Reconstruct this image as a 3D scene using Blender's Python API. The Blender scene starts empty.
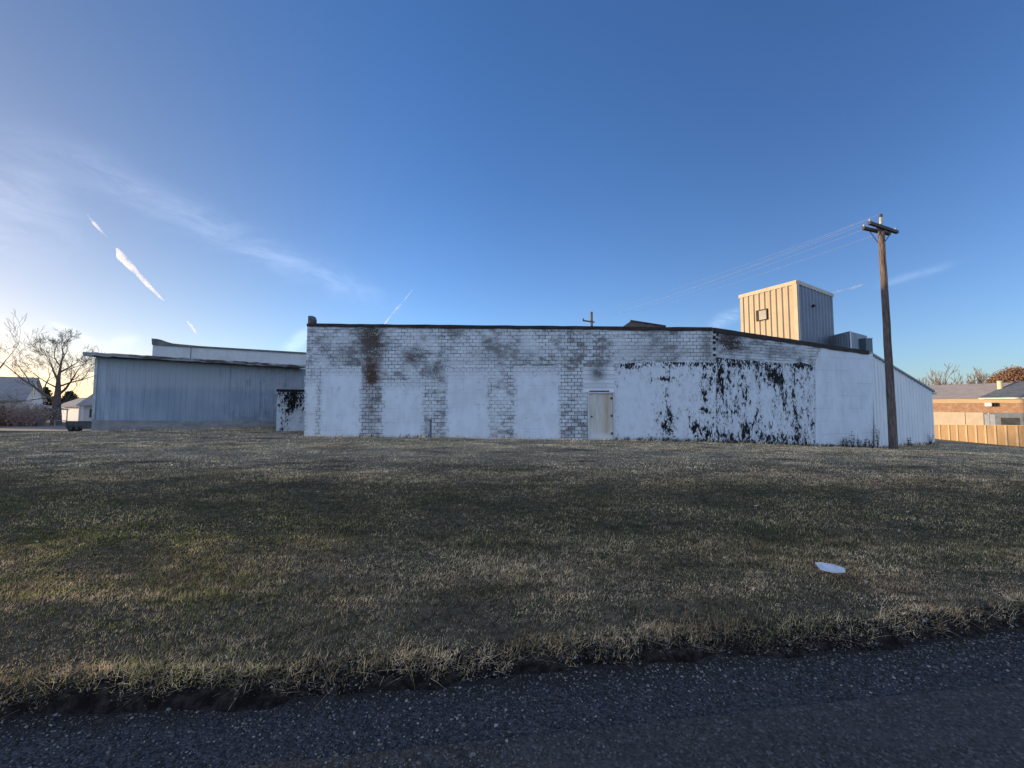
import bpy, bmesh, math, random
import numpy as np
from mathutils import Vector, Matrix
R = math.radians
C = bpy.context.scene.collection
S = bpy.context.scene
PI = math.pi

# ------------------------------------------------------------------ camera
F_PX = 386.0
EYE = 1.70
PITCH = R(3.2)
cd = bpy.data.cameras.new('camera')
cd.sensor_width = 36.0
cd.lens = F_PX / 1024.0 * 36.0
cd.clip_start = 0.05
cd.clip_end = 60000
cam = bpy.data.objects.new('camera', cd)
C.objects.link(cam)
cam.location = (0, 0, EYE)
cam.rotation_euler = (PI / 2 + PITCH, 0, 0)
S.camera = cam

# ------------------------------------------------------------------ light
SUN_AZ = R(-77)          # measured from +Y, negative to the left of the view
SUN_EL = R(5.0)
SUN_DIR = Vector((math.sin(SUN_AZ) * math.cos(SUN_EL), math.cos(SUN_AZ) * math.cos(SUN_EL), math.sin(SUN_EL)))
sl = bpy.data.lights.new('sun', 'SUN')
sl.energy = 3.3
sl.angle = R(0.5)
sl.color = (1.0, 0.72, 0.42)
so = bpy.data.objects.new('sun', sl)
C.objects.link(so)
so.rotation_euler = SUN_DIR.to_track_quat('Z', 'Y').to_euler()
so.location = (-60, 20, 40)

S.view_settings.view_transform = 'Standard'
S.view_settings.look = 'None'
S.view_settings.exposure = 1.1
S.view_settings.gamma = 1
S.view_settings.use_curve_mapping = False
S.cycles.max_bounces = 8
S.cycles.volume_bounces = 4
S.cycles.transparent_max_bounces = 16


def ray(px, py):
    s, c = math.sin(PITCH), math.cos(PITCH)
    a, b = (px - 512) / F_PX, (384 - py) / F_PX
    return Vector((a, c - b * s, s + b * c))


def at(px, py, Y):
    d = ray(px, py)
    return Vector((0, 0, EYE)) + d * (Y / d.y)


# ------------------------------------------------------------------ node helper
class G:
    def __init__(self, nt):
        self.nt = nt
        nt.nodes.clear()

    def n(self, t, ins=None, **props):
        nd = self.nt.nodes.new(t)
        for k, v in props.items():
            setattr(nd, k, v)
        for k, v in (ins or {}).items():
            self.put(nd.inputs[k], v)
        return nd

    def put(self, sock, v):
        if isinstance(v, bpy.types.NodeSocket):
            self.nt.links.new(v, sock)
        elif isinstance(v, (tuple, list)) and len(v) == 3 and sock.type == 'RGBA':
            sock.default_value = (*v, 1)
        else:
            sock.default_value = v

    def m(self, op, a, b=None, c=None, clamp=False):
        nd = self.nt.nodes.new('ShaderNodeMath')
        nd.operation = op
        nd.use_clamp = clamp
        for i, v in enumerate((a, b, c)):
            if v is not None:
                self.put(nd.inputs[i], v)
        return nd.outputs[0]

    def add(self, a, b): return self.m('ADD', a, b)
    def sub(self, a, b): return self.m('SUBTRACT', a, b)
    def mul(self, a, b): return self.m('MULTIPLY', a, b)

    def step(self, x, a, b, t0=0.0, t1=1.0):
        nd = self.n('ShaderNodeMapRange', interpolation_type='SMOOTHSTEP')
        for i, v in enumerate((x, a, b, t0, t1)):
            self.put(nd.inputs[i], v)
        return nd.outputs[0]

    def mix(self, f, a, b, blend='MIX'):
        nd = self.n('ShaderNodeMix', data_type='RGBA', blend_type=blend)
        self.put(nd.inputs[0], f)
        self.put(nd.inputs[6], a)
        self.put(nd.inputs[7], b)
        return nd.outputs[2]

    def co(self, which='Object'):
        return self.n('ShaderNodeTexCoord').outputs[which]

    def sep(self, v):
        return self.n('ShaderNodeSeparateXYZ', {0: v}).outputs

    def comb(self, x, y, z):
        return self.n('ShaderNodeCombineXYZ', {0: x, 1: y, 2: z}).outputs[0]

    def scale(self, v, s):
        nd = self.n('ShaderNodeMapping', {'Vector': v})
        nd.inputs['Scale'].default_value = s if isinstance(s, (tuple, list)) else (s, s, s)
        return nd.outputs[0]

    def noise(self, v, scale=1.0, detail=4, rough=0.55, dist=0.0):
        return self.n('ShaderNodeTexNoise', {'Vector': v, 'Scale': scale, 'Detail': detail, 'Roughness': rough,
                                             'Distortion': dist}).outputs[0]

    def gauss(self, x, x0, s):
        d = self.m('DIVIDE', self.sub(x, x0), s)
        return self.m('EXPONENT', self.mul(self.mul(d, d), -1.0))


def mat(name, fn, bump=None):
    m = bpy.data.materials.new(name)
    m.use_nodes = True
    g = G(m.node_tree)
    out = g.n('ShaderNodeOutputMaterial')
    bs = g.n('ShaderNodeBsdfPrincipled')
    bs.inputs['Specular IOR Level'].default_value = 0.3
    g.nt.links.new(bs.outputs[0], out.inputs[0])
    r = fn(g)
    for k, v in r.items():
        if k == 'bump':
            h, st, ds = v
            b = g.n('ShaderNodeBump', {'Height': h, 'Strength': st, 'Distance': ds})
            g.nt.links.new(b.outputs[0], bs.inputs['Normal'])
        else:
            g.put(bs.inputs[k], v)
    return m


def plain(name, c1, c2, scale=4.0, rough=0.8, bump=0.3, dist=0.01, stretch=(1, 1, 1), metal=0.0, spec=0.3, detail=6):
    def fn(g):
        v = g.scale(g.co(), stretch)
        n = g.noise(v, scale, detail, 0.6)
        f = g.step(n, 0.3, 0.7)
        return {'Base Color': g.mix(f, c1, c2), 'Roughness': rough, 'Metallic': metal, 'Specular IOR Level': spec,
                'bump': (n, bump, dist)}
    return mat(name, fn)


# ------------------------------------------------------------------ sky
W = bpy.data.worlds.new('World')
S.world = W
W.use_nodes = True
g = G(W.node_tree)
wo = g.n('ShaderNodeOutputWorld')
bg = g.n('ShaderNodeBackground')
g.nt.links.new(bg.outputs[0], wo.inputs[0])
sky = g.n('ShaderNodeTexSky', sky_type='NISHITA')
sky.sun_disc = False
sky.sun_elevation = SUN_EL
sky.sun_rotation = SUN_AZ
sky.altitude = 300
sky.air_density = 1.0
sky.dust_density = 0.6
sky.ozone_density = 2.0
dirv = g.co('Generated')
sx, sy, sz = g.sep(dirv)


def dotdir(v):
    nd = g.n('ShaderNodeVectorMath', operation='DOT_PRODUCT')
    g.put(nd.inputs[0], dirv)
    nd.inputs[1].default_value = v
    return nd.outputs['Value']


def streak(p0, p1, width, ext=1.0, nscale=(2, 2, 2)):
    """a soft cirrus streak along the great circle through two sky directions"""
    a, b = ray(*p0).normalized(), ray(*p1).normalized()
    nrm = a.cross(b).normalized()
    mid = (a + b).normalized()
    half = math.acos(max(-1, min(1, mid.dot(a))))
    along = (b - a).normalized()
    across = g.m('DIVIDE', dotdir(nrm), width)
    wob = g.noise(g.scale(dirv, nscale), 3.0, 5, 0.6)
    across = g.add(across, g.mul(g.sub(wob, 0.5), 1.6))
    ga = g.m('EXPONENT', g.mul(g.mul(across, across), -1.0))
    t = g.m('DIVIDE', dotdir(along), math.sin(half) * ext)
    gt = g.m('EXPONENT', g.mul(g.m('POWER', g.m('ABSOLUTE', t), 4.0), -1.0))
    front = g.step(dotdir(mid), 0.0, 0.2)
    return g.mul(g.mul(ga, gt), front)


sdot = dotdir(SUN_DIR)
tint = g.mix(g.step(sdot, .35, 1.0), (.66, 1.0, 1.58), (.77, .68, .77))
tint = g.mix(g.step(sdot, .15, -.55), tint, (.43, .66, 1.08))
col = g.mix(1.0, sky.outputs[0], tint, 'MULTIPLY')
fib = g.noise(g.scale(dirv, (5, 5, 14)), 2.0, 7, 0.65, 0.6)
fibf = g.step(fib, 0.25, 0.75)
for p0, p1, w, k in (((40, 150), (380, 300), 0.030, 1.0), ((-60, 225), (60, 190), 0.06, 1.0),
                     ((712, 328), (745, 308), 0.014, 2.2), ((286, 352), (310, 330), 0.012, 2.2),
                     ((90, 352), (140, 338), 0.012, 1.5), ((50, 322), (112, 353), 0.006, 2.5),
                     ((880, 285), (950, 266), 0.006, 0.9)):
    f = g.mul(g.mul(streak(p0, p1, w), fibf), k)
    col = g.mix(f, col, (.6, .6, .62), 'ADD')
# pale haze near the horizon; fill brightness added to unseen sky behind and overhead
hz = g.m('EXPONENT', g.mul(g.m('ABSOLUTE', sz), -5.5))
col = g.mix(g.mul(hz, 0.36), col, (2.5, 2.7, 3.5), 'ADD')
sky_fill = g.mul(g.step(sy, 0.30, -0.35), g.step(g.noise(g.scale(dirv, (2, 2, 5)), 1.5, 5), 0.2, 0.6))
col = g.mix(sky_fill, col, (2.15, 2.35, 2.75), 'ADD')
g.put(bg.inputs[0], col)
bg.inputs[1].default_value = 0.12

# ------------------------------------------------------------------ object helpers
WM = {}


def tag(o, label=None, cat=None, group=None, kind=None):
    if label: o['label'] = label
    if cat: o['category'] = cat
    if group: o['group'] = group
    if kind: o['kind'] = kind
    return o


def thing(name, label, cat, loc, group=None, rz=0.0):
    o = bpy.data.objects.new(name, None)
    C.objects.link(o)
    o.empty_display_size = 0.3
    M4 = Matrix.Translation(Vector(loc)) @ Matrix.Rotation(rz, 4, 'Z')
    o.matrix_basis = M4
    WM[o.name] = M4
    return tag(o, label, cat, group)


def mesh_obj(name, me, m, parent=None, frame=None):
    """link a mesh; its vertices are in `frame` (world matrix)"""
    o = bpy.data.objects.new(name, me)
    C.objects.link(o)
    fr = frame if frame is not None else Matrix.Identity(4)
    if m is not None:
        if isinstance(m, (list, tuple)):
            for q in m: me.materials.append(q)
        else:
            me.materials.append(m)
    if parent is not None:
        o.parent = parent
        o.matrix_basis = WM[parent.name].inverted() @ fr
    else:
        o.matrix_basis = fr
    WM[o.name] = fr
    return o


def obj(name, bm, m, parent=None, frame=None, smooth=False):
    me = bpy.data.meshes.new(name)
    bmesh.ops.recalc_face_normals(bm, faces=bm.faces[:])
    bm.to_mesh(me)
    bm.free()
    if smooth:
        for p in me.polygons: p.use_smooth = True
    return mesh_obj(name, me, m, parent, frame)


def fast(name, V, T, m, parent=None, rnd=None, frame=None, k=3):
    me = bpy.data.meshes.new(name)
    V = np.asarray(V, np.float32)
    T = np.asarray(T, np.int32)
    me.vertices.add(len(V))
    me.vertices.foreach_set('co', V.ravel())
    me.loops.add(T.size)
    me.loops.foreach_set('vertex_index', T.ravel())
    me.polygons.add(len(T))
    me.polygons.foreach_set('loop_start', np.arange(0, T.size, k, dtype=np.int32))
    me.polygons.foreach_set('loop_total', np.full(len(T), k, np.int32))
    me.update(calc_edges=True)
    if rnd is not None:
        a = me.attributes.new('rnd', 'FLOAT', 'POINT')
        a.data.foreach_set('value', np.asarray(rnd, np.float32))
    return mesh_obj(name, me, m, parent, frame)


def frame2(p, q, z=0.0):
    """frame with x from p to q (horizontal), y behind, z up"""
    a = math.atan2(q[1] - p[1], q[0] - p[0])
    return Matrix.Translation((p[0], p[1], z)) @ Matrix.Rotation(a, 4, 'Z'), math.hypot(q[0] - p[0], q[1] - p[1])


def box(bm, x0, x1, y0, y1, z0, z1):
    vs = [bm.verts.new(p) for p in ((x0, y0, z0), (x1, y0, z0), (x1, y1, z0), (x0, y1, z0),
                                    (x0, y0, z1), (x1, y0, z1), (x1, y1, z1), (x0, y1, z1))]
    for f in ((0, 3, 2, 1), (4, 5, 6, 7), (0, 1, 5, 4), (1, 2, 6, 5), (2, 3, 7, 6), (3, 0, 4, 7)):
        bm.faces.new([vs[i] for i in f])
    return vs


def prism(bm, pts, y0, y1):
    """polygon in x-z extruded along y"""
    a = [bm.verts.new((x, y0, z)) for x, z in pts]
    b = [bm.verts.new((x, y1, z)) for x, z in pts]
    n = len(pts)
    bm.faces.new(a)
    bm.faces.new(b[::-1])
    for i in range(n):
        bm.faces.new((a[i], b[i], b[(i + 1) % n], a[(i + 1) % n]))


def slab(bm, pts, z0, z1):
    a = [bm.verts.new((p[0], p[1], z0)) for p in pts]
    b = [bm.verts.new((p[0], p[1], z1)) for p in pts]
    n = len(pts)
    bm.faces.new(a[::-1])
    bm.faces.new(b)
    for i in range(n):
        bm.faces.new((a[i], a[(i + 1) % n], b[(i + 1) % n], b[i]))


def tube(bm, pts, rs, n=8, cap=True):
    rings = []
    pts = [Vector(p) for p in pts]
    for i, p in enumerate(pts):
        d = (pts[min(i + 1, len(pts) - 1)] - pts[max(i - 1, 0)]).normalized()
        u = d.cross(Vector((0, 0, 1)) if abs(d.z) < .8 else Vector((0, 1, 0)))
        u.normalize()
        v = d.cross(u)
        r = rs[i] if isinstance(rs, (list, tuple)) else rs
        rings.append([bm.verts.new(p + (u * math.cos(2 * PI * k / n) + v * math.sin(2 * PI * k / n)) * r) for k in range(n)])
    for a, b in zip(rings, rings[1:]):
        for k in range(n):
            bm.faces.new((a[k], a[(k + 1) % n], b[(k + 1) % n], b[k]))
    if cap:
        bm.faces.new(rings[0][::-1])
        bm.faces.new(rings[-1])


def ribs(bm, L, z0, ztop, pitch=0.3, depth=0.03, w=0.06, x0=0.0, zbot=None):
    """ribbed metal cladding in the x-z plane, ribs standing out to -y; a closed 2 cm sheet at its edges"""
    xs = []
    n = max(1, int(round(L / pitch)))
    p = L / n
    for i in range(n):
        b = x0 + i * p
        xs += [(b, 0), (b + p / 2 - w, 0), (b + p / 2 - w * .45, -depth), (b + p / 2 + w * .45, -depth), (b + p / 2 + w, 0)]
    xs.append((x0 + L, 0))
    prev = None
    for x, y in xs:
        zb = zbot(x) if zbot else z0
        zt = ztop(x) if callable(ztop) else ztop
        nz = [zb + (zt - zb) * k / 4 for k in range(5)]
        cur = [bm.verts.new((x, y, z)) for z in nz]
        if prev:
            for k in range(4):
                bm.faces.new((prev[k], cur[k], cur[k + 1], prev[k + 1]))
        prev = cur


def new(): return bmesh.new()


# ------------------------------------------------------------------ terrain
CP = np.array([
    (-40, -12, 0), (0, -12, 0), (40, -12, 0), (-15, 0, 0), (0, 0, 0), (15, 0, 0), (-30, -4, 0), (30, 0, -.1), (0, 2, 0), (-8, 1.0, 0), (8, 3, 0),
    (-6, 3, .13), (0, 3.6, .12), (6, 4.3, .12), (-10, 5, .28), (0, 6, .25), (8, 6.5, .2), (-8, 9, .38), (0, 9, .36), (9, 9, .28),
    (16, 9, .05), (16, 14, .02), (-9.2, 17, .37), (0, 16.5, .27), (8.6, 16.4, .14), (13, 17.6, -.13), (18.4, 19.7, -.46), (23.5, 21.4, -.44), (28, 14, -.55),
    (-20.7, 19, .40), (-12.9, 22, .36), (-24, 12, .32), (-35, 28, -.3), (-40, 36, -.45), (-62, 48, -.55), (-38, 15, .1), (-50, 5, .1),
    (36, 24, -1.15), (37, 33, -1.15), (60, 30, -1.2), (62, 55, -1.25), (0, 40, -.2), (20, 45, -.8), (-30, 50, -.5),
    (-110, 40, -.9), (110, 40, -1.3), (0, 110, -1), (-80, 100, -1), (80, 100, -1.2), (-100, -60, -.6), (100, -60, -.8), (0, -90, -.5)], float)


def _u(r2):
    return r2 * np.log(np.maximum(r2, 1e-9)) * 0.5


def _fit():
    P = CP[:, :2] / 20.0
    n = len(P)
    K = _u(((P[:, None] - P[None]) ** 2).sum(-1)) + np.eye(n) * 1e-3
    Q = np.c_[np.ones(n), P]
    A = np.block([[K, Q], [Q.T, np.zeros((3, 3))]])
    return P, np.linalg.solve(A, np.r_[CP[:, 2], 0, 0, 0])


_TP, _TW = _fit()


def edge_y(x):
    return 2.50 + 0.127 * x + 0.03 * np.sin(x * 1.7 + .4) + 0.02 * np.sin(x * 4.1 + 2 * np.sin(x)) + 0.018 * np.sin(x * 11.7 + 3 * np.sin(x * 1.3)) + .01 * np.sin(x * 29)


def ground(x, y, lip=True):
    x = np.atleast_1d(np.asarray(x, float))
    y = np.atleast_1d(np.asarray(y, float))
    X = np.stack([x, y], -1) / 20.0
    z = np.zeros(len(x))
    for s in range(0, len(x), 20000):
        q = X[s:s + 20000]
        z[s:s + 20000] = _u(((q[:, None] - _TP[None]) ** 2).sum(-1)) @ _TW[:-3] + _TW[-3] + q @ _TW[-2:]
    r = np.hypot(x, y - 10)
    f = np.clip((r - 70) / 50, 0, 1)
    f = f * f * (3 - 2 * f)
    z = z * (1 - f) - 1.0 * f
    bumpy = .018 * np.sin(x * 1.3 + y * .7) * np.sin(y * 1.9 - x * .4) + .012 * np.sin(x * 3.1 + 2 * np.sin(y * 1.1)) * np.sin(y * 3.7)
    z = z + bumpy * np.clip((y - 3) / 2, 0, 1) * np.clip(1 - r / 60, 0, 1)
    if lip:
        d = y - edge_y(x)
        k = np.clip(d / 0.16, 0, 1)
        k = k * k * (3 - 2 * k)
        near = np.clip(1 - (np.abs(x) - 40) / 20, 0, 1) * (y > -9)
        k = np.where(near > 0, k, 1)
        z = np.where(k < 1, (-0.045) * (1 - k) + (np.maximum(z, .03) + .055) * k, z + .055 * np.clip(1 - (d - .16) / 1.2, 0, 1) * near)
    return z


def gz(x, y): return float(ground([x], [y])[0])


# ------------------------------------------------------------------ materials
def soil_fn(g):
    v = g.co()
    n1 = g.noise(g.scale(v, (1, 1.6, 1)), .7, 6, .65)
    n2 = g.noise(v, 14, 6, .7)
    n3 = g.noise(g.scale(v, (1, 2.2, 1)), 3.0, 7, .72)
    x, y, z = g.sep(v)
    tan = g.mix(g.step(n2, .3, .7), (.045, .037, .024), (.17, .14, .092))
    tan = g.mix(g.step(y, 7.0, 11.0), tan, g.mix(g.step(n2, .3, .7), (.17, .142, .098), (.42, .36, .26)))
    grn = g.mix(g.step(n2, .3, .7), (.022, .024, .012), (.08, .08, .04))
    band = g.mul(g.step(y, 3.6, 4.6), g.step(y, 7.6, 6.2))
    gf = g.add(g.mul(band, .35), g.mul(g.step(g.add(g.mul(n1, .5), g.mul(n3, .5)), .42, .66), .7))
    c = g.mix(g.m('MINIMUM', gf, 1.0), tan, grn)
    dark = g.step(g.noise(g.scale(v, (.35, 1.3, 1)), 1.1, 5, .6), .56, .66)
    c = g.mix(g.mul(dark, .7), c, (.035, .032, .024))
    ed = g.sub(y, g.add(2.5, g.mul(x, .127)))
    lip_shade = g.mul(g.step(g.add(ed, g.mul(g.sub(n3, .5), .4)), .25, .12), g.step(g.m('ABSOLUTE', x), 30.0, 20.0))  # shade under the overhanging grass lip painted into the soil colour
    c = g.mix(lip_shade, c, g.mix(g.step(n2, .4, .7), (.010, .008, .007), (.05, .042, .035)))
    return {'Base Color': c, 'Roughness': .95, 'Specular IOR Level': .1, 'bump': (g.add(n2, g.mul(n3, .8)), 1.0, .06)}


def blade_fn(g):
    v = g.co()
    at_ = g.n('ShaderNodeAttribute', attribute_name='rnd').outputs['Fac']
    n1 = g.noise(g.scale(v, (1, 1.6, 1)), .7, 6, .65)
    n3 = g.noise(g.scale(v, (1, 2.2, 1)), 3.0, 7, .72)
    x, y, z = g.sep(v)
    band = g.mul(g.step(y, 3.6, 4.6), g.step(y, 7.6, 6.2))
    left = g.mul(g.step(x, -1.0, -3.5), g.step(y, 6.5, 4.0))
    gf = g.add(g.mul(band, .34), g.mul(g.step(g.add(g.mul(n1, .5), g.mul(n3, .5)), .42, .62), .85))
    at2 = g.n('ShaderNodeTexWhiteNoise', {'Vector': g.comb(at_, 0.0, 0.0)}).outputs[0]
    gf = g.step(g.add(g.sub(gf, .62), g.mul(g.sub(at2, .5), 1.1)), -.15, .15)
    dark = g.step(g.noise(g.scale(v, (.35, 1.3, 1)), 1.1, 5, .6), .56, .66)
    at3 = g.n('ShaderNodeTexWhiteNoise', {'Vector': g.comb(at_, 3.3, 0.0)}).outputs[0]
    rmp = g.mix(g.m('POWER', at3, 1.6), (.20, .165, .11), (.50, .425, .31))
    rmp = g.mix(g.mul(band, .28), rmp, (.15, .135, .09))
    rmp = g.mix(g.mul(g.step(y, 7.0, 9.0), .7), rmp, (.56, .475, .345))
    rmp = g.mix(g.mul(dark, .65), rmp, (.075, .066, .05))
    rmp = g.mix(g.mul(left, .62), rmp, (.50, .34, .18))  # warm low sun on the left painted into the grass colour
    n4 = g.step(g.noise(v, 1.1, 3, .5), .45, .6)
    rmp = g.mix(g.mul(n4, .35), rmp, (.34, .235, .125))
    grn = g.mix(at_, (.055, .06, .030), (.135, .13, .07))
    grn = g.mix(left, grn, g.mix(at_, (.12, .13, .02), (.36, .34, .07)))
    c = g.mix(gf, rmp, grn)
    tus = g.noise(v, 8.0, 5, .7)
    mid_ = g.noise(g.scale(v, (.7, 1.6, 1)), 1.6, 5, .62)
    k = g.mul(g.step(tus, .30, .66, .45, 1.4), g.step(mid_, .34, .64, .62, 1.32))
    c = g.mix(1.0, c, g.comb(g.mul(k, 2.1), g.mul(k, 1.80), g.mul(k, 1.46)), 'MULTIPLY')
    return {'Base Color': c, 'Roughness': .8, 'Specular IOR Level': .12}


def asphalt_fn(g):
    v = g.co()
    vo = g.n('ShaderNodeTexVoronoi', {'Vector': v, 'Scale': 85.0})
    n = g.noise(v, 60, 4, .7)
    n2 = g.noise(g.scale(v, (.5, 2, 1)), 1.2, 5, .6)
    spk = g.step(g.sep(vo.outputs['Color'])[0], .86, .96)
    c = g.mix(g.step(n2, .3, .7), (.042, .037, .033), (.068, .060, .053))
    c = g.mix(.6, c, g.mix(g.sep(vo.outputs['Color'])[1], (.017, .0155, .0145), (.10, .088, .076)))
    wearl = g.noise(g.scale(v, (.25, 3.5, 1)), 1.6, 6, .65)
    c = g.mix(g.mul(g.step(wearl, .5, .7), .5), c, (.085, .08, .076))
    c = g.mix(g.mul(g.step(n, .55, .7), .5), c, (.018, .018, .019))
    c = g.mix(g.mul(spk, .55), c, (.17, .165, .16))
    h = g.add(g.mul(vo.outputs['Distance'], -.6), n)
    return {'Base Color': c, 'Roughness': .85, 'Specular IOR Level': .25, 'bump': (h, .9, .008)}


def gravelbed_fn(g):
    v = g.co()
    vo = g.n('ShaderNodeTexVoronoi', {'Vector': v, 'Scale': 75.0})
    c = g.mix(g.sep(vo.outputs['Color'])[0], (.02, .02, .022), (.09, .09, .095))
    x, y, z = g.sep(v)
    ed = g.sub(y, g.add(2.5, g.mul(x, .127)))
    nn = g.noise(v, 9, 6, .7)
    lip_shade = g.step(g.add(ed, g.mul(g.sub(nn, .5), .6)), -.16, .02)  # painted lip shade carried on into the gravel colour
    c = g.mix(lip_shade, c, g.mix(g.step(nn, .4, .7), (.012, .010, .009), (.05, .043, .037)))
    return {'Base Color': c, 'Roughness': .9, 'bump': (g.mul(vo.outputs['Distance'], -1.0), 1.0, .015)}


def stone_fn(g):
    at_ = g.n('ShaderNodeAttribute', attribute_name='rnd').outputs['Fac']
    c = g.mix(at_, (.030, .026, .023), (.29, .27, .245))
    return {'Base Color': c, 'Roughness': .8}


def brickco(g, off=(0.0, 0.0)):
    x, y, z = g.sep(g.co())
    return g.comb(g.add(x, off[0]), g.add(z, off[1]), 0.0), x, z


def block_col(g, b, wear=1.0, joint=1.0, bw=.275, bh=.158):
    bv = g.n('ShaderNodeVectorMath', operation='ADD')
    g.put(bv.inputs[0], b)
    g.put(bv.inputs[1], g.scale(g.n('ShaderNodeTexNoise', {'Vector': b, 'Scale': 4.0, 'Detail': 4.0}).outputs[1], .05))
    br = g.n('ShaderNodeTexBrick', {'Vector': bv.outputs[0], 'Color1': (.0, .0, .0), 'Color2': (1., 1., 1.), 'Scale': 1.0,
                                    'Mortar Size': .013, 'Mortar Smooth': .35, 'Bias': 0.0, 'Brick Width': bw, 'Row Height': bh})
    fine = g.noise(b, 16, 5, .7)
    rb_ = g.sep(br.outputs['Color'])[0]
    c = g.mix(rb_, (.53, .56, .59), (.66, .69, .73))
    c = g.mix(g.step(g.add(fine, g.mul(rb_, .1)), .52, .68), c, (.20, .205, .21))
    return g.mix(g.mul(br.outputs['Fac'], .9 * joint), c, (.05, .053, .06)), br.outputs['Fac']


def block_fn(stains=(), wear=1.0, joint=1.0, bw=.275, bh=.158, strong=()):
    def fn(g):
        b, x, z = brickco(g)
        wob = g.noise(b, 3.0, 3)
        bv = g.n('ShaderNodeVectorMath', operation='ADD')
        g.put(bv.inputs[0], b)
        g.put(bv.inputs[1], g.scale(g.n('ShaderNodeTexNoise', {'Vector': b, 'Scale': 4.0, 'Detail': 4.0}).outputs[1], .05))
        br = g.n('ShaderNodeTexBrick', {'Vector': bv.outputs[0], 'Color1': (.0, .0, .0), 'Color2': (1., 1., 1.), 'Scale': 1.0,
                                        'Mortar Size': .013, 'Mortar Smooth': .35, 'Bias': 0.0, 'Brick Width': bw, 'Row Height': bh})
        mort = br.outputs['Fac']
        rndb = g.sep(br.outputs['Color'])[0]
        big = g.noise(b, .55, 5, .62)
        mid = g.noise(g.scale(b, (1, 1.6, 1)), 2.2, 6, .65)
        fine = g.noise(b, 16, 5, .7)
        paint = g.mix(rndb, (.55, .58, .61), (.68, .705, .74))
        # paint worn off: grey block showing, in patches and per block
        w = g.add(g.add(g.mul(big, .5), g.mul(mid, .35)), g.add(g.mul(fine, .25), g.mul(rndb, .10)))
        wf = g.step(w, .555 / max(wear, .01) ** .25, .71 / max(wear, .01) ** .25)
        c = g.mix(wf, paint, g.mix(fine, (.12, .12, .125), (.27, .265, .26)))
        jv = g.step(g.add(g.mul(g.noise(b, .9, 4, .6), .75), g.mul(fine, .25)), .38, .60)
        jb = g.add(.02, g.mul(jv, 1.0))
        for us, ss in strong:
            jb = g.add(jb, g.mul(g.gauss(x, us, ss), .9))
        jf = g.mul(g.mul(mort, g.m('MULTIPLY', jb, g.step(g.noise(b, 7, 4, .7), .28, .55, .25, 1.15))), joint)
        c = g.mix(g.m('MINIMUM', jf, 1.0), c, (.06, .062, .068))
        chip = g.mul(g.step(g.add(g.mul(fine, .6), g.mul(g.noise(b, 34, 3), .4)), .57, .64), g.step(big, .38, .6))
        c = g.mix(g.mul(chip, .75 * min(wear, 1)), c, (.10, .10, .105))
        grit = g.noise(g.scale(b, (1, 1.5, 1)), 24, 4, .72)
        gm = g.mul(g.step(g.add(g.mul(grit, .7), g.mul(mid, .3)), .50, .60), g.step(g.add(g.mul(big, .6), g.mul(mid, .4)), .40, .60))
        c = g.mix(g.mul(gm, .8 * min(wear, 1)), c, (.13, .13, .135))
        for (u0, z0, su, sz, k, cc) in stains:
            s = g.mul(g.gauss(x, u0, su), g.gauss(z, z0, sz))
            s = g.mul(s, g.step(g.add(g.mul(mid, .35), g.add(g.mul(fine, .6), g.mul(rndb, .08))), .34, .56))
            c = g.mix(g.m('MINIMUM', g.mul(s, k), 1.0), c, cc)
        h = g.sub(g.mul(fine, .3), mort)
        return {'Base Color': c, 'Roughness': .8, 'bump': (h, .8, .012)}
    return fn


def smooth_fn(tint=(.655, .695, .75), seed=0.0, joints=.12, rect=None):
    def fn(g):
        b, x, z = brickco(g, (seed, seed * .37))
        br = g.n('ShaderNodeTexBrick', {'Vector': b, 'Scale': 1.0, 'Mortar Size': .012, 'Mortar Smooth': .6, 'Brick Width': 2.3, 'Row Height': .62})
        big = g.noise(b, .8, 5, .6)
        mid = g.noise(g.scale(b, (2.2, .7, 1)), 1.6, 6, .6)
        fl = g.noise(b, 7, 6, .72)
        t2 = tuple(q * .86 for q in tint)
        c = g.mix(g.step(g.add(g.mul(big, .5), g.mul(mid, .5)), .38, .62), tint, t2)
        c = g.mix(g.mul(g.mul(br.outputs['Fac'], g.step(big, .4, .55)), joints * 3), c, (.3, .32, .35))
        spot = g.mul(g.step(fl, .66, .72), g.step(g.noise(b, .9, 3), .48, .62))
        c = g.mix(g.mul(spot, .7), c, (.17, .17, .18))
        crk = g.n('ShaderNodeTexWave', {'Vector': g.scale(b, (1, .12, 1)), 'Scale': .6, 'Distortion': 9.0, 'Detail': 3.0})
        cr = g.mul(g.step(crk.outputs[1], .985, .999), g.step(z, 1.9, 1.0))
        c = g.mix(g.mul(cr, .25), c, (.3, .31, .33))
        if rect:
            x0, x1, z1 = rect
            b0 = g.comb(x, z, 0.0)
            bc, bf = block_col(g, b0)
            ed = g.m('MINIMUM', g.m('MINIMUM', g.sub(x, x0), g.sub(x1, x)), g.sub(z1, z))
            nn = g.noise(b, 2.6, 5, .68)
            m1 = g.step(g.add(ed, g.mul(g.sub(nn, .5), .9)), .16, -.02)
            m2 = g.mul(g.step(nn, .55, .68), .45)
            m3 = g.mul(g.step(g.add(z, g.mul(nn, .9)), z1 - .15, z1 + .35), .6)
            c = g.mix(g.m('MAXIMUM', g.m('MAXIMUM', g.mul(m1, .9), m2), m3), c, bc)
        return {'Base Color': c, 'Roughness': .75, 'bump': (g.add(big, g.mul(fl, .3)), .25, .01)}
    return fn


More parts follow.
